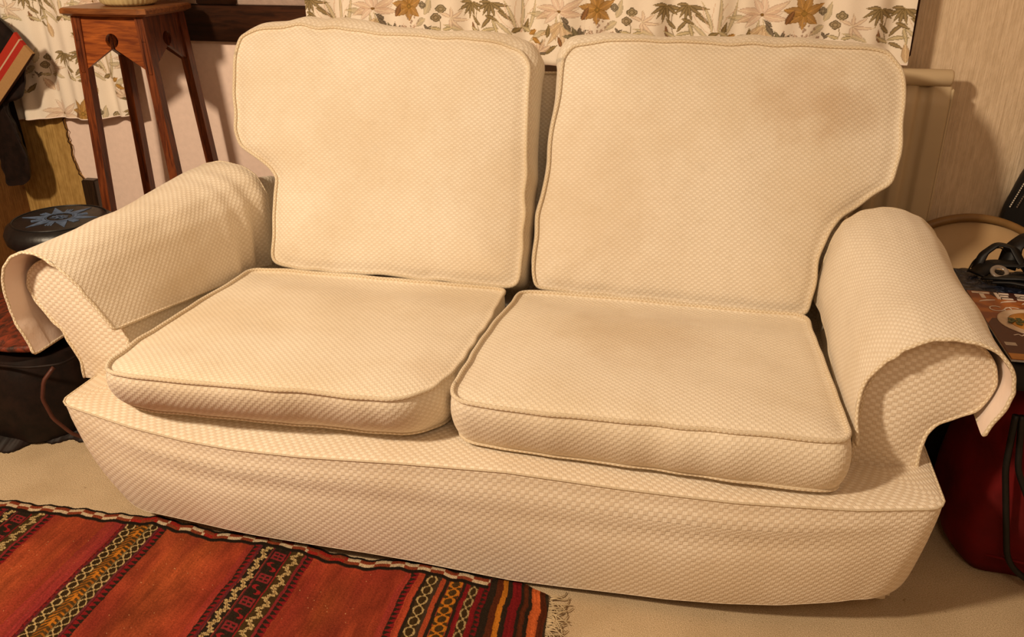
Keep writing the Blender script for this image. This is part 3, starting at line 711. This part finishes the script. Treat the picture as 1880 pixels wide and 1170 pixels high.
curtain('curtain', -.735, .872, 1.105, lambda a: .838 if a < .49 else .865, 1.6, .012, 9, 'wide floral curtain hanging behind the sofa back, its hem just above the radiator', 0.0, 3, sway=lambda t: .004*t)
curtain('curtain', -1.872, -1.352, 1.148, lambda a: .600+.012*a+.014*math.sin(a*3)+.030*max(0, a-.7)/.3, 1.6, .014, 3.2, 'short floral curtain hanging behind the tall wooden stand', .13, 8, sway=lambda t: -.02*t)

# ================================================================== RADIATOR
rad = empty('radiator', (.5, 1.13, .1), 'cream panel radiator on the papered wall, its right end showing beside the sofa', 'radiator')
def rad_panel():
    zs = np.linspace(.14, .818, 14); xs = np.linspace(.10, .985, 160); V = []
    for z in zs:
        for x in xs:
            ph = ((.985-x)/.062) % 1; d = .015*(1/(1+math.exp(-(abs(ph-.5)-.28)*30))); e = .008*max(0, 1-min(z-.14, .818-z)/.03)
            V.append((x, 1.098+d*(1 if .985-x > .02 else 0)+e, z))
    n0 = len(V); F = grid_faces(len(zs), len(xs))
    V += [(p[0], 1.140, p[2]) for p in V]; m = len(xs); r = len(zs)
    F += [(i*m+m-1, (i+1)*m+m-1, n0+(i+1)*m+m-1, n0+i*m+m-1) for i in range(r-1)]+[(i*m, n0+i*m, n0+(i+1)*m, (i+1)*m) for i in range(r-1)]
    F += [((r-1)*m+j, n0+(r-1)*m+j, n0+(r-1)*m+j+1, (r-1)*m+j+1) for j in range(m-1)]
    return V, F
part('radiator_panel', *rad_panel(), M_radiator, rad)
v, f = [], []
P = np.array([(.10, 1.112, .836), (.978, 1.112, .836), (.983, 1.112, .836), (.985, 1.112, .836)]); v, f, _ = tube(P, [.021, .021, .018, .010], ns=16); part('top_rail', v, f, M_radiator, rad)
for x in (.2, .8): part('bracket', *box(x-.02, x+.02, 1.14, 1.193, .3, .7, .002), M_radiator, rad)
part('end_cap', *box(.985, .992, 1.10, 1.140, .14, .81, .002), M_radiator, rad)

# ================================================================== WOODEN STAND
st = empty('plant_stand', (-1.25, 1.0, 0), 'tall orange-brown wooden stand with splayed legs and pointed arches, behind the left arm', 'plant stand')
cx, cy = -1.224, .992; ht = .111; hb_ = .158; ztop = .963; lw = .027; cb = -1.192
def legbox(sx, sy):
    V = []
    for z, h in ((0, hb_), (ztop, ht)):
        ox = (cx if z else cb)+sx*h; oy = cy+sy*h*(.9 if z else .80)
        for dx, dy in ((0, 0), (-sx*lw, 0), (-sx*lw, -sy*lw), (0, -sy*lw)): V.append((ox+dx, oy+dy, z))
    F = [(0, 1, 2, 3), (7, 6, 5, 4)]+[(i, 4+i, 4+(i+1) % 4, (i+1) % 4) for i in range(4)]
    return V, F
for sx, sy in ((-1, -1), (1, -1), (1, 1), (-1, 1)): part('leg', *legbox(sx, sy), M_stand, st, smooth=False)
def apron():
    """2D apron with pointed arch and keyhole: x in [-1,1] fraction, z"""
    zt, zs_, za = .963, .812, .880; r = .019; zc = .898
    hw = .101; xs = np.linspace(-hw, hw, 93); V = []; F = []
    low = []
    for x in xs:
        a = abs(x); z = zs_+(za-zs_)*(1-a/hw)**.95 if a > .004 else za
        low.append(z)
    for x, zl in zip(xs, low):
        # split column below hole / above hole
        if abs(x) < r: h = math.sqrt(max(0, r*r-x*x)); c0, c1 = zc-h, zc+h
        else: c0 = c1 = zc
        c0 = max(zl, c0) if abs(x) > .006 else c1; zl2 = zl if abs(x) > .006 else c1
        V += [(x, zl2), (x, max(c0, zl2)), (x, max(c1, zl2)), (x, zt)]
    return np.array(V), len(xs)
AV, an = apron()
def place_apron(origin, ax, thick):
    ax = np.array(ax, float); nrm = np.array([ax[1], -ax[0], 0]); V = []
    for s in (0, 1):
        for x, z in AV: V.append(np.array(origin)+np.array([(.963-z)*.033, 0, 0])+ax*x*(1+(.963-z)*.35)+np.array([0, 0, z])+nrm*(-thick*s+(.963-z)*.045))
    n0 = len(AV); F = []
    for i in range(an-1):
        a, b = i*4, (i+1)*4
        for j in (0, 2):
            F += [(a+j, b+j, b+j+1, a+j+1), (n0+a+j+1, n0+b+j+1, n0+b+j, n0+a+j)]
        F += [(a, n0+a, n0+b, b), (a+1, b+1, n0+b+1, n0+a+1), (a+2, n0+a+2, n0+b+2, b+2)]
    return V, F
for o_, ax, mt in (((cx, cy-ht*.9+.006, 0), (1, 0, 0), M_standx), ((cx+ht-.006, cy, 0), (0, 1, 0), M_stand), ((cx, cy+ht*.9-.006, 0), (-1, 0, 0), M_stand), ((cx-ht+.006, cy, 0), (0, -1, 0), M_stand)):
    part('arched_apron', *place_apron(o_, ax, .012), mt, st, smooth=False)
M_top = wood('brown_top_wood', (.12, .035, .010, 1), (.30, .11, .03, 1), 'x', .38)
def topboard():
    # shaped board with clipped, gently bowed edges and a bevelled rim
    a = .133; out = []
    for k in range(4):
        for t in np.linspace(-1, 1, 21)[:-1]:
            b = a-.012*(t*t)*0; p = (t*a*.93, -a-.006*(1-t*t)); c, s = math.cos(k*math.pi/2), math.sin(k*math.pi/2); out.append((p[0]*c-p[1]*s, p[0]*s+p[1]*c))
    out = np.array(out); n = len(out); V = []
    for sc_, z in ((.90, .963), (1.0, .970), (1.0, .980), (.97, .984), (.0, .984)): V += [(cx+x*sc_, cy+y*sc_*.93, z) for x, y in out]
    return V, grid_faces(5, n, False, True)+[tuple(range(n))]
part('top', *topboard(), M_top, st, smooth=False)
# ribbed pale pot on the stand (only its foot is in view)
pot = empty('ribbed_pot', (cx+.005, cy+.005, .984), 'pale yellow ribbed pot whose base rests on the wooden stand', 'pot')
def lathe(prof, c, n=48, rib=0, nr=24):
    V = []
    for r, z in prof:
        for k in range(n):
            a = 2*math.pi*k/n; rr = r*(1+rib*math.cos(nr*a)); V.append((c[0]+rr*math.cos(a), c[1]+rr*math.sin(a), c[2]+z))
    return V, grid_faces(len(prof), n, False, True)
part('pot_body', *lathe([(0, .001), (.062, .001), (.074, .008), (.082, .03), (.090, .08), (.092, .14), (.088, .18), (.084, .18), (.085, .13), (0, .10)], (cx+.005, cy+.005, .984), 144, .012, 36), plain('pale_glazed_ceramic', (.74, .60, .30, 1), .4, .4, .12, 40, 0), pot)
part('pot_foot', *lathe([(0, 0), (.060, 0), (.062, .0008), (.060, .001), (0, .006)], (cx+.005, cy+.005, .9841), 48), M_black, pot)

# ================================================================== BLACK ROUND STOOL WITH BLUE STAR
sx_, sy_, sz_ = -1.338, .690, .448
stl = empty('round_stool', (sx_, sy_, 0), 'round black padded stool with a pale blue star printed on top, behind the left arm', 'stool')
M_blackpad = plain('black_vinyl', (.012, .011, .011, 1), .38, .5, .2, 45, .35, .003)
part('padded_seat', *lathe([(0, .0), (.105, .0), (.122, -.002), (.138, -.012), (.146, -.030), (.143, -.052), (.128, -.068), (.11, -.074), (0, -.078)], (sx_, sy_, sz_), 72), M_blackpad, stl)
part('stool_body', *lathe([(.100, .0), (.112, -.03), (.105, -.08), (.085, -.17), (.075, -.24), (.090, -.34), (.100, -.368), (0, -.368)], (sx_, sy_, sz_-.08), 48), M_leather, stl)
v, f, _ = tube([(sx_+.121*math.cos(a), sy_+.121*math.sin(a), sz_-.001) for a in np.linspace(0, 2*math.pi, 64, endpoint=False)], .0022, True, 6); part('rim_piping', v, f, M_blackpad, stl)
for a in np.linspace(0, 2*math.pi, 14, endpoint=False):
    c, s = math.cos(a), math.sin(a); V = []
    for rr, zz in ((.142, -.020), (.1475, -.030)):
        for w in (-.006, .006):
            for q in (0, .0012): V.append((sx_+(rr+q)*c-w*s, sy_+(rr+q)*s+w*c, sz_+zz))
    part('stud', V, [(0, 2, 6, 4), (1, 5, 7, 3), (0, 1, 3, 2), (4, 6, 7, 5), (0, 4, 5, 1), (2, 3, 7, 6)], plain('dull_brass', (.30, .20, .09, 1), .4, .6), stl) if a in () else None
def star():
    z = sz_+.0012; polys = []; rot = .25
    def pt(r, a): return (sx_+r*math.cos(a+rot), sy_+r*math.sin(a+rot))
    def poly(pts): polys.append(pts)
    for k in range(6):
        a = k*math.pi/3; poly([pt(.103, a), pt(.040, a+.42), pt(.036, a), pt(.040, a-.42)])
    for k in range(6):
        a = (k+.5)*math.pi/3
        for d in (-.10, 0, .10):
            q = .072; poly([pt(q, a+d-.03), pt(q, a+d+.03), pt(.046, a+d+.05), pt(.046, a+d-.05)])
    V = []; F = []
    for p in polys:
        n0 = len(V); V += [(x, y, z) for x, y in p]+[(x, y, z-.0014) for x, y in p]; m = len(p)
        F.append(tuple(range(n0, n0+m))); F += [(n0+i, n0+m+i, n0+m+(i+1) % m, n0+(i+1) % m) for i in range(m)]
    def ring(r0, r1, zz, n=48):
        n0 = len(V)
        for k in range(n):
            for r in (r0, r1): V.append((*pt(r, 2*math.pi*k/n), zz))
        for k in range(n): a = n0+2*k; b = n0+2*((k+1) % n); F.append((a, a+1, b+1, b))
    ring(.0375, .0455, z+.0006); ring(.033, .0355, z+.0006)
    return V, F
M_blue = plain('pale_blue_print', (.11, .165, .28, 1), .6, .2, .2, 60, 0)
part('star_print', *star(), M_blue, stl, smooth=False)
def medal():
    V = []; F = []; z = sz_+.0022
    for (x0, x1, y0, y1) in ((-.022, .024, -.004, .004), (-.004, .004, -.016, .016), (-.018, -.006, .008, .013), (.008, .020, -.014, -.009), (.006, .018, .009, .015), (-.020, -.008, -.015, -.010)):
        n0 = len(V); V += [(sx_+x, sy_+y, z+q) for q in (0, -.001) for x, y in ((x0, y0), (x1, y0+.003), (x1, y1), (x0, y1-.003))]
        F += [(n0, n0+1, n0+2, n0+3)]+[(n0+i, n0+4+i, n0+4+(i+1) % 4, n0+(i+1) % 4) for i in range(4)]
    return V, F
part('medallion_figure', *medal(), M_blue, stl, smooth=False)

# ================================================================== HANGING BAG, HOLDALL, CLOTH (left edge)
hang = empty('hanging_bag', (-1.76, 1.07, .42), 'dark brown bag hanging before the short curtain, with a red and tan striped strap', 'bag')
ob_ = [(-1.80, .975), (-1.712, .931), (-1.682, .905), (-1.663, .869), (-1.652, .813), (-1.680, .731), (-1.695, .694), (-1.755, .681), (-1.765, .661), (-1.751, .618), (-1.736, .555), (-1.728, .488), (-1.735, .434), (-1.766, .414), (-1.835, .405), (-1.835, .60), (-1.835, .90)]
frame_cushion(hang, 'bag_body', ob_, (-.004, 1.062, 0), (1, 0, 0), (0, 0, 1), .04, .006, .003, .002, M_leather, lean=lambda P: np.stack([-.03+0*P[:, 0], 0*P[:, 0]], 1), N=160, rings=10, seed=61, pipes=False)
def strap():
    V = []; F = []; cols = []
    A = np.array([-1.648, .897]); B = np.array([-1.600, .835]); d = np.array([-.727, -.687]); L = .29
    bands = [(0, .16, (.42, .035, .02)), (.16, .30, (.42, .035, .02)), (.30, .36, (.55, .38, .25)), (.36, .58, (.40, .03, .02)), (.58, .98, (.42, .24, .10)), (.98, 1.0, (.05, .02, .01))]
    n = 24
    for i in range(n):
        t = i/(n-1)*L
        for (a, b, c) in bands:
            for w in (a, b):
                q = A+(B-A)*w+d*t; V.append((q[0], 1.030+.003*math.sin(t*9)-.004*math.sin(math.pi*w), q[1])); cols.append(c)
    m = len(bands)*2
    for i in range(n-1):
        for j in range(0, m, 2): F.append((i*m+j, i*m+j+1, (i+1)*m+j+1, (i+1)*m+j))
    n0 = len(V); V += [(x, y+.012, z) for x, y, z in V]; cols += cols
    for i in range(n-1):
        for j in range(0, m, 2): F.append((n0+i*m+j, n0+(i+1)*m+j, n0+(i+1)*m+j+1, n0+i*m+j+1))
        F += [(i*m, (i+1)*m, n0+(i+1)*m, n0+i*m), (i*m+m-1, n0+i*m+m-1, n0+(i+1)*m+m-1, (i+1)*m+m-1)]
    F += [(j, n0+j, n0+j+1, j+1) for j in range(0, m, 2)]
    return V, F, np.array(cols)
v, f, c = strap(); tag(part('striped_strap', v, f, printed('striped_webbing', .8, 200, .1), hang, col=c, smooth=False), 'red and tan striped strap')

hol = empty('leather_holdall', (-1.45, .45, 0), 'black leather bag on the carpet left of the sofa, brown piping down its side', 'bag')
oh = [(-1.84, .245), (-1.84, .50), (-1.5, .525), (-1.22, .525), (-1.10, .51), (-1.075, .43), (-1.095, .32), (-1.16, .245)]
frame_cushion(hol, 'bag_body', oh, (0, 0, .235), (1, 0, 0), (0, 1, 0), .225, .006, 0, .022, M_leather, N=160, rings=8, seed=71, pipes=False, smooth_k=5)
pp = smooth(np.array([(-1.055, .24, .240), (-1.075, .215, .22), (-1.085, .205, .17), (-1.075, .215, .11), (-1.055, .24, .05), (-1.03, .28, .015)]), 1, False)
v, f, _ = tube(resample(pp, 24, False), .005, ns=6); tag(part('piping', v, f, plain('brown_piping', (.10, .03, .018, 1), .5, .4), hol), 'brown piping')
pp = np.array([(-1.40, .222, .236), (-1.25, .224, .238), (-1.12, .225, .238), (-1.04, .26, .24), (-1.045, .40, .24), (-1.06, .55, .24)])
v, f, _ = tube(smooth(resample(pp, 40, False), 3, False), .0035, ns=6); part('top_seam', v, f, M_leather, hol)
def ragged():
    n = 60; V = []; r = np.random.RandomState(2)
    for i in range(n):
        t = i/(n-1); x = -1.30+.26*t; y = .17+.16*t; e = .012*math.sin(t*9)+.010*math.sin(t*23)+.006*r.rand()
        V += [(x, y+.06, .03), (x+e*.3, y-e, .008), (x+e*.3, y-e, .002)]
    return V, grid_faces(n, 3)
part('frayed_flap', *ragged(), M_leather, hol)
def mott():
    m = NT('mottled_red_brown_hide', .6, .35); g = m.scale(m.geo(), (9, 5, 9)); n = m.noise(3, 5, g, .7, 1.5); n2 = m.noise(14, 4, m.geo(), .7, 1)
    c = m.mix(m.ramp(n, .35, .65), (.035, .012, .006, 1), (.22, .035, .012, 1)); c = m.mix(m.ramp(n2, .58, .75, 0, .8), c, (.30, .12, .035, 1)); m.color(c); m.bump(n2, .6, .006); return m.m
fc = empty('folded_throw', (-1.45, .40, .258), 'mottled red-brown cloth lying on top of the black leather bag', 'throw')
oc = [(-1.83, .252), (-1.83, .51), (-1.5, .54), (-1.26, .54), (-1.15, .52), (-1.10, .46), (-1.105, .36), (-1.125, .262), (-1.3, .240)]
frame_cushion(fc, 'throw_cloth', oc, (0, 0, .274), (1, 0, 0), (0, 1, 0), .014, .030, 0, .004, mott(), N=160, rings=12, seed=81, pipes=False)

# ================================================================== RIGHT SIDE: table, tray, magazine, straps, red rucksack
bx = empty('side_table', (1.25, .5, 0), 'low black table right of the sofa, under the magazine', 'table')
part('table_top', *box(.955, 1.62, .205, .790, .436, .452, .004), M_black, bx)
part('shade_block', *box(.935, 1.60, .60, .785, .0, .436, .004), M_black, bx)  # added black block under the top, standing in for shade beside the sofa
M_tray = plain('tan_tray_face', (.56, .37, .19, 1), .5, .35, .06, 8, 0); M_rim = plain('brown_tray_rim', (.26, .14, .045, 1), .45, .4, .1, 20, 0)
def disc(prof, cc, tilt, n=96):
    ex = np.array([1., 0, 0]); ey = np.array([0, math.cos(tilt), math.sin(tilt)]); ez = np.cross(ex, ey); V = []
    for r, h in prof:
        for k in range(n):
            a = 2*math.pi*k/n; V.append(np.array(cc)+ex*r*math.cos(a)+ey*r*math.sin(a)+ez*h)
    return V, grid_faces(len(prof), n, False, True)
tr = empty('round_tray', (1.12, 1.04, 0), 'round tan tray with a raised brown rim, leaning on the wall behind the magazine', 'tray')
TC = (1.100, 1.030, .252); TT = math.radians(79)
part('tray_face', *disc([(0, 0), (.236, 0), (.238, -.004), (0, -.004)], TC, TT), M_tray, tr)
part('tray_rim', *disc([(.234, -.002), (.235, .010), (.240, .014), (.250, .013), (.254, .006), (.254, -.008), (.246, -.012), (.234, -.006)], TC, TT), M_rim, tr)
# dark plastic-wrapped booklet under the magazine
M_navy = NT('navy_plastic_wrap', .25, .6); nn = M_navy.noise(26, 4, M_navy.geo(), .6, 2.0)
M_navy.color(M_navy.mix(M_navy.ramp(nn, .5, .62), (.010, .014, .030, 1), (.05, .065, .11, 1))); M_navy.bump(nn, .9, .01); M_navy = M_navy.m
wrap = empty('wrapped_booklet', (1.1, .6, .4525), 'dark navy booklet in crinkled plastic, sticking out under the magazine', 'booklet')
def crinkle():
    xs = np.linspace(.966, 1.25, 40); ys = np.linspace(.40, .765, 50); V = []
    for x in xs:
        for y in ys: V.append((x+.012*(y-.4), y+.02*(x-.966), .4575+.006*vnoise(np.array(x*60), np.array(y*60), 3)*(1 if y > .628 else 0.1)))
    n0 = len(V); F = grid_faces(40, 50); V += [(x, y, .4525) for x, y, z in V]
    loop = [i*50 for i in range(40)]+[39*50+j for j in range(1, 50)]+[i*50+49 for i in range(38, -1, -1)]+[j for j in range(48, 0, -1)]
    F += [(loop[k], n0+loop[k], n0+loop[(k+1) % len(loop)], loop[(k+1) % len(loop)]) for k in range(len(loop))]
    return V, F
part('wrapped_cover', *crinkle(), M_navy, wrap)
# magazine
mg = empty('food_magazine', (1.09, .45, .459), 'orange and brown food magazine with large white letters and a bowl of noodles', 'magazine')
def flat(pts, z, th=.0007):
    n = len(pts); V = [(x, y, z) for x, y in pts]+[(x, y, z-th) for x, y in pts]
    return V, [tuple(range(n)), tuple(range(2*n-1, n-1, -1))]+[(i, n+i, n+(i+1) % n, (i+1) % n) for i in range(n)]
def flatmat(name, c, r=.35): return plain(name, c, r, .4, .08, 60, 0)
mz = .4645
part('pages', *box(.9755, 1.205, .2785, .614, .4595, mz-.0006), plain('paper_page_edges', (.62, .58, .54, 1), .8, .2, .1, 200, 0), mg, smooth=False)
def rect(x0, x1, y0, y1, z=mz): return flat([(x0, y0), (x1, y0), (x1, y1), (x0, y1)], z)
M_or = NT('magazine_cover_orange', .35, .5); nn = M_or.noise(17, 3, M_or.geo()); M_or.color(M_or.mix(M_or.ramp(nn, .42, .58), (.20, .040, .006, 1), (.42, .13, .018, 1))); M_or = M_or.m
part('cover', *rect(.975, 1.206, .278, .615), M_or, mg, smooth=False)
part('dark_cover_field', *flat([(.9755, .300), (1.206, .300), (1.206, .44), (1.06, .47), (.990, .468), (.9755, .44)], mz+.0004, .0003), flatmat('maroon_print', (.075, .012, .006, 1)), mg, smooth=False)
part('dark_cover_field', *flat([(1.030, .575), (1.10, .575), (1.206, .59), (1.206, .6145), (1.022, .6145), (1.018, .60)], mz+.0004, .0003), flatmat('maroon_print_b', (.05, .012, .008, 1)), mg, smooth=False)
M_wh = flatmat('white_print', (.80, .70, .62, 1))
def letters():
    parts = []; z = mz+.0009
    T = [rect(.983, 1.018, .600, .609, z), rect(.996, 1.005, .574, .602, z)]
    E_ = [rect(1.027, 1.036, .574, .609, z), rect(1.034, 1.056, .601, .609, z), rect(1.034, 1.052, .588, .595, z), rect(1.034, 1.058, .574, .581, z)]
    S = [rect(1.068, 1.098, .601, .609, z), rect(1.068, 1.076, .590, .603, z), rect(1.068, 1.098, .588, .595, z), rect(1.090, 1.098, .576, .590, z), rect(1.066, 1.098, .574, .581, z)]
    Cc = [rect(1.108, 1.138, .601, .609, z), rect(1.108, 1.116, .574, .605, z), rect(1.108, 1.138, .574, .581, z)]
    O = [rect(1.150, 1.182, .601, .609, z), rect(1.150, 1.158, .574, .605, z), rect(1.174, 1.182, .574, .605, z), rect(1.150, 1.182, .574, .581, z)]
    return [T, E_, S, Cc, O]
for L in letters(): part('title_letter', *join(L), M_wh, mg, smooth=False)
for k in range(5):
    x = .985+.041*k; part('title_stripe', *flat([(x, .551), (x+.010, .557), (x+.034, .565), (x+.036, .568), (x+.018, .566), (x+.004, .558)], mz+.0009), M_wh, mg, smooth=False)
def curve_text(pts, r=.0016):
    v, f, _ = tube(smooth(resample(np.array(pts), 60, False), 2, False), r, ns=5); v[:, 2] = mz+.0008+(v[:, 2]-mz)*.3; return v, f
part('script_letter', *curve_text([(1.020, .527, mz), (1.012, .533, mz), (1.000, .528, mz), (.997, .515, mz), (1.004, .506, mz), (1.018, .508, mz), (1.026, .518, mz), (1.032, .530, mz), (1.040, .526, mz), (1.038, .512, mz), (1.028, .508, mz), (1.024, .518, mz), (1.040, .532, mz), (1.056, .528, mz)]), M_wh, mg)
part('script_letter', *curve_text([(1.008, .388, mz), (1.018, .394, mz), (1.022, .386, mz), (1.030, .396, mz), (1.034, .386, mz), (1.046, .398, mz), (1.056, .386, mz), (1.07, .396, mz)], .0014), M_wh, mg)
bc = (1.064, .456)
part('bowl', *disc([(0, .0002), (.054, .0003), (.062, .0014), (.066, .0013), (.067, 0), (0, 0)], (bc[0], bc[1], mz+.0006), 0, 60), flatmat('cream_bowl_print', (.66, .50, .36, 1)), mg)
part('bowl_food', *disc([(0, .0012), (.047, .0010), (.050, 0), (0, 0)], (bc[0]+.003, bc[1], mz+.0010), 0, 40), flatmat('noodle_print', (.45, .19, .03, 1)), mg)
r_ = np.random.RandomState(5); nl = []
for k in range(16):
    a = r_.rand()*6.28; q = .010+.033*r_.rand(); c = np.array([bc[0]+.003+q*math.cos(a), bc[1]+q*math.sin(a)]); b = r_.rand()*3
    P = [(c[0]+.014*s*math.cos(b)+.004*math.sin(s*3), c[1]+.014*s*math.sin(b)+.004*math.cos(s*3), mz+.0026) for s in np.linspace(-1, 1, 10)]
    v, f, _ = tube(P, .0009, ns=4); nl.append((v.tolist(), f))
part('noodles', *join(nl), flatmat('pale_noodle', (.60, .36, .12, 1)), mg)
lf = []
for a in (0, 60, 130, 200, 280): c, s = math.cos(math.radians(a)), math.sin(math.radians(a)); lf.append(flat([(1.030+.003*s, .452-.003*c), (1.030+.014*c+.006*s, .452+.014*s-.006*c), (1.030+.020*c, .452+.020*s), (1.030+.014*c-.006*s, .452+.014*s+.006*c)], mz+.0040))
part('herb_leaf', *join(lf), flatmat('green_herb_print', (.05, .06, .015, 1)), mg, smooth=False)
part('egg_half', *disc([(0, .0012), (.017, .001), (.019, 0), (0, 0)], (1.066, .462, mz+.0030), 0, 30), flatmat('egg_orange_print', (.60, .11, .03, 1)), mg)
part('price_box', *rect(.981, 1.001, .338, .352, mz+.0009), flatmat('grey_label_print', (.50, .42, .36, 1)), mg, smooth=False)
part('foot_strip', *rect(.9755, 1.206, .2785, .303, mz+.0008), flatmat('orange_strip_print', (.50, .20, .03, 1)), mg, smooth=False)
# tangle of black straps
M_strap = plain('black_soft_strap', (.006, .005, .005, 1), .5, .35, .3, 50, .2)
tg = empty('strap_bundle', (1.1, .72, .4575), 'tangled black straps heaped over the top of the magazine', 'straps')
def ribbon(P, w, t=.0022):
    P = smooth(resample(np.array(P), 60, False), 6, False); T = np.gradient(P, axis=0); T /= np.linalg.norm(T, axis=1)[:, None]
    S = np.cross(T, (0, 0, 1.)); S /= np.linalg.norm(S, axis=1)[:, None]+1e-9; U = np.cross(S, T); V = []
    for i in range(len(P)):
        for a, b in ((-1, -1), (1, -1), (1, 1), (-1, 1)): V.append(P[i]+S[i]*a*w+U[i]*b*t)
    F = grid_faces(len(P), 4, False, True)+[(0, 1, 2, 3), tuple(len(V)-4+k for k in (3, 2, 1, 0))]
    return V, F
zb = .470
for P, w in (([(1.015, .705, zb), (1.05, .73, zb+.02), (1.10, .72, zb+.025), (1.16, .70, zb+.03), (1.24, .70, zb+.01)], .020),
             ([(1.02, .735, zb), (1.035, .75, zb+.035), (1.06, .755, zb+.058), (1.09, .745, zb+.055), (1.105, .72, zb+.03), (1.12, .69, zb+.012)], .010),
             ([(1.09, .76, zb), (1.10, .77, zb+.05), (1.13, .78, zb+.075), (1.17, .77, zb+.07), (1.19, .73, zb+.03), (1.22, .70, zb+.01)], .022),
             ([(1.03, .690, zb), (1.06, .665, zb+.012), (1.09, .65, zb+.02), (1.13, .64, zb+.02), (1.2, .645, zb+.01)], .018),
             ([(1.04, .665, zb), (1.07, .645, zb+.010), (1.10, .625, zb+.012), (1.16, .615, zb+.012), (1.24, .62, zb)], .012),
             ([(1.10, .70, zb+.03), (1.13, .68, zb+.05), (1.17, .66, zb+.055), (1.21, .66, zb+.03)], .026),
             ([(1.12, .74, zb+.02), (1.16, .72, zb+.06), (1.2, .71, zb+.05), (1.25, .71, zb+.01)], .028)):
    part('strap', *ribbon(P, w), M_strap, tg)
v, f, _ = tube(smooth(resample(np.array([(1.005, .735, zb-.006), (1.02, .76, zb+.012), (1.05, .775, zb+.036), (1.075, .775, zb+.045), (1.10, .77, zb+.02)]), 40, False), 6, False), .0018, ns=6); part('thin_cord', v, f, M_strap, tg)
part('clear_buckle', *disc([(.010, 0), (.012, .003), (.018, .003), (.020, 0), (.018, -.002), (.012, -.002)], (1.055, .685, zb+.016), .5, 24), plain('grey_plastic', (.25, .20, .16, 1), .2, .6), tg)
# stitched black leather panel leaning at the right wall
pn = empty('stitched_leather_case', (1.25, 1.0, .0), 'black leather case with white stitching, leaning on the wall above the tray', 'case')
A = np.array([1.128, 1.125, .475]); B = np.array([1.195, 1.150, .690]); C2 = np.array([1.60, 1.150, .690]); D2 = np.array([1.60, 1.08, .25]); E2 = np.array([1.30, 1.10, .10]); G2 = np.array([1.128, 1.12, .10])
oc2 = [(1.134, .40), (1.140, .500), (1.182, .66), (1.20, .70), (1.62, .70), (1.62, .02), (1.14, .02)]
frame_cushion(pn, 'case_panel', oc2, (.047, 1.150, 0), (1, 0, 0), (0, 0, 1), .030, .004, 0, .003, M_black, N=120, rings=5, seed=91, pipes=False, smooth_k=1)
def stitches(x0, z0, x1, z1, n):
    ps = []; dx, dz = x1-x0, z1-z0; L = math.hypot(dx, dz); c, s = dx/L, dz/L
    for k in range(n):
        t = (k+.5)/n; x, z = x0+dx*t, z0+dz*t; l = L/n*.32; w = .0011
        pts = [(x-c*l+s*w, z-s*l-c*w), (x+c*l+s*w, z+s*l-c*w), (x+c*l-s*w, z+s*l+c*w), (x-c*l-s*w, z-s*l+c*w)]
        ps.append(([(a, 1.1425, b) for a, b in pts]+[(a, 1.146, b) for a, b in pts], [(0, 1, 2, 3)]+[(i, (i+1) % 4, 4+(i+1) % 4, 4+i) for i in range(4)]))
    return join(ps)
M_st = plain('white_thread', (.75, .68, .58, 1), .8, .2)
part('stitching', *stitches(1.193, .505, 1.252, .695, 34), M_st, pn, smooth=False)
part('stitching', *stitches(1.210, .505, 1.269, .695, 34), plain('dull_thread', (.22, .17, .13, 1), .8, .2), pn, smooth=False)
# red rucksack under the table
rk = empty('red_rucksack', (1.15, .38, 0), 'dark red rucksack with black straps on the carpet right of the sofa', 'rucksack')
ork = [(.985, .25), (.955, .34), (.955, .48), (1.02, .555), (1.30, .56), (1.42, .50), (1.42, .30), (1.30, .235), (1.10, .225)]
def ruck():
    n = 120; P = smooth(resample(ork, n), 5); c = P.mean(0); V = []
    prof = [(.80, .003), (.93, .006), (1.0, .03), (1.03, .08), (1.02, .14), (.99, .20), (.96, .26), (.93, .32), (.84, .38), (.62, .415), (.3, .425), (.0, .426)]
    for s, z in prof:
        q = c+(P-c)*s; k = .012*(vnoise(q[:, 0]*14+z*9, q[:, 1]*14+z*7, 5)-.5)*(1 if s > .5 else .3)
        V.append(np.column_stack([q[:, 0]+k, q[:, 1]+k, np.full(n, z)]))
    V = np.vstack(V); return V, grid_faces(len(prof), n, False, True)+[tuple(range(n))[::-1]]
part('rucksack_body', *ruck(), M_red, rk)
for P, w in (([(.985, .222, .38), (.99, .218, .27), (1.005, .215, .20), (1.03, .208, .08), (1.045, .206, .055), (1.10, .198, .02)], .006), ([(.995, .222, .38), (1.01, .215, .27), (1.05, .205, .19), (1.11, .195, .10), (1.15, .19, .06)], .006)):
    v, f, _ = tube(smooth(resample(np.array(P), 40, False), 3, False), w, ns=8); v = np.array(v); part('strap', v, f, M_strap, rk)
part('bag_seam', *tube([(1.0, .222, .068), (1.1, .198, .072), (1.2, .196, .07)], .003, ns=6)[:2], M_red, rk)
part('reflective_tab', *box(1.075, 1.15, .188, .194, .050, .066, .001), plain('grey_tab', (.45, .38, .30, 1), .5, .4), rk)
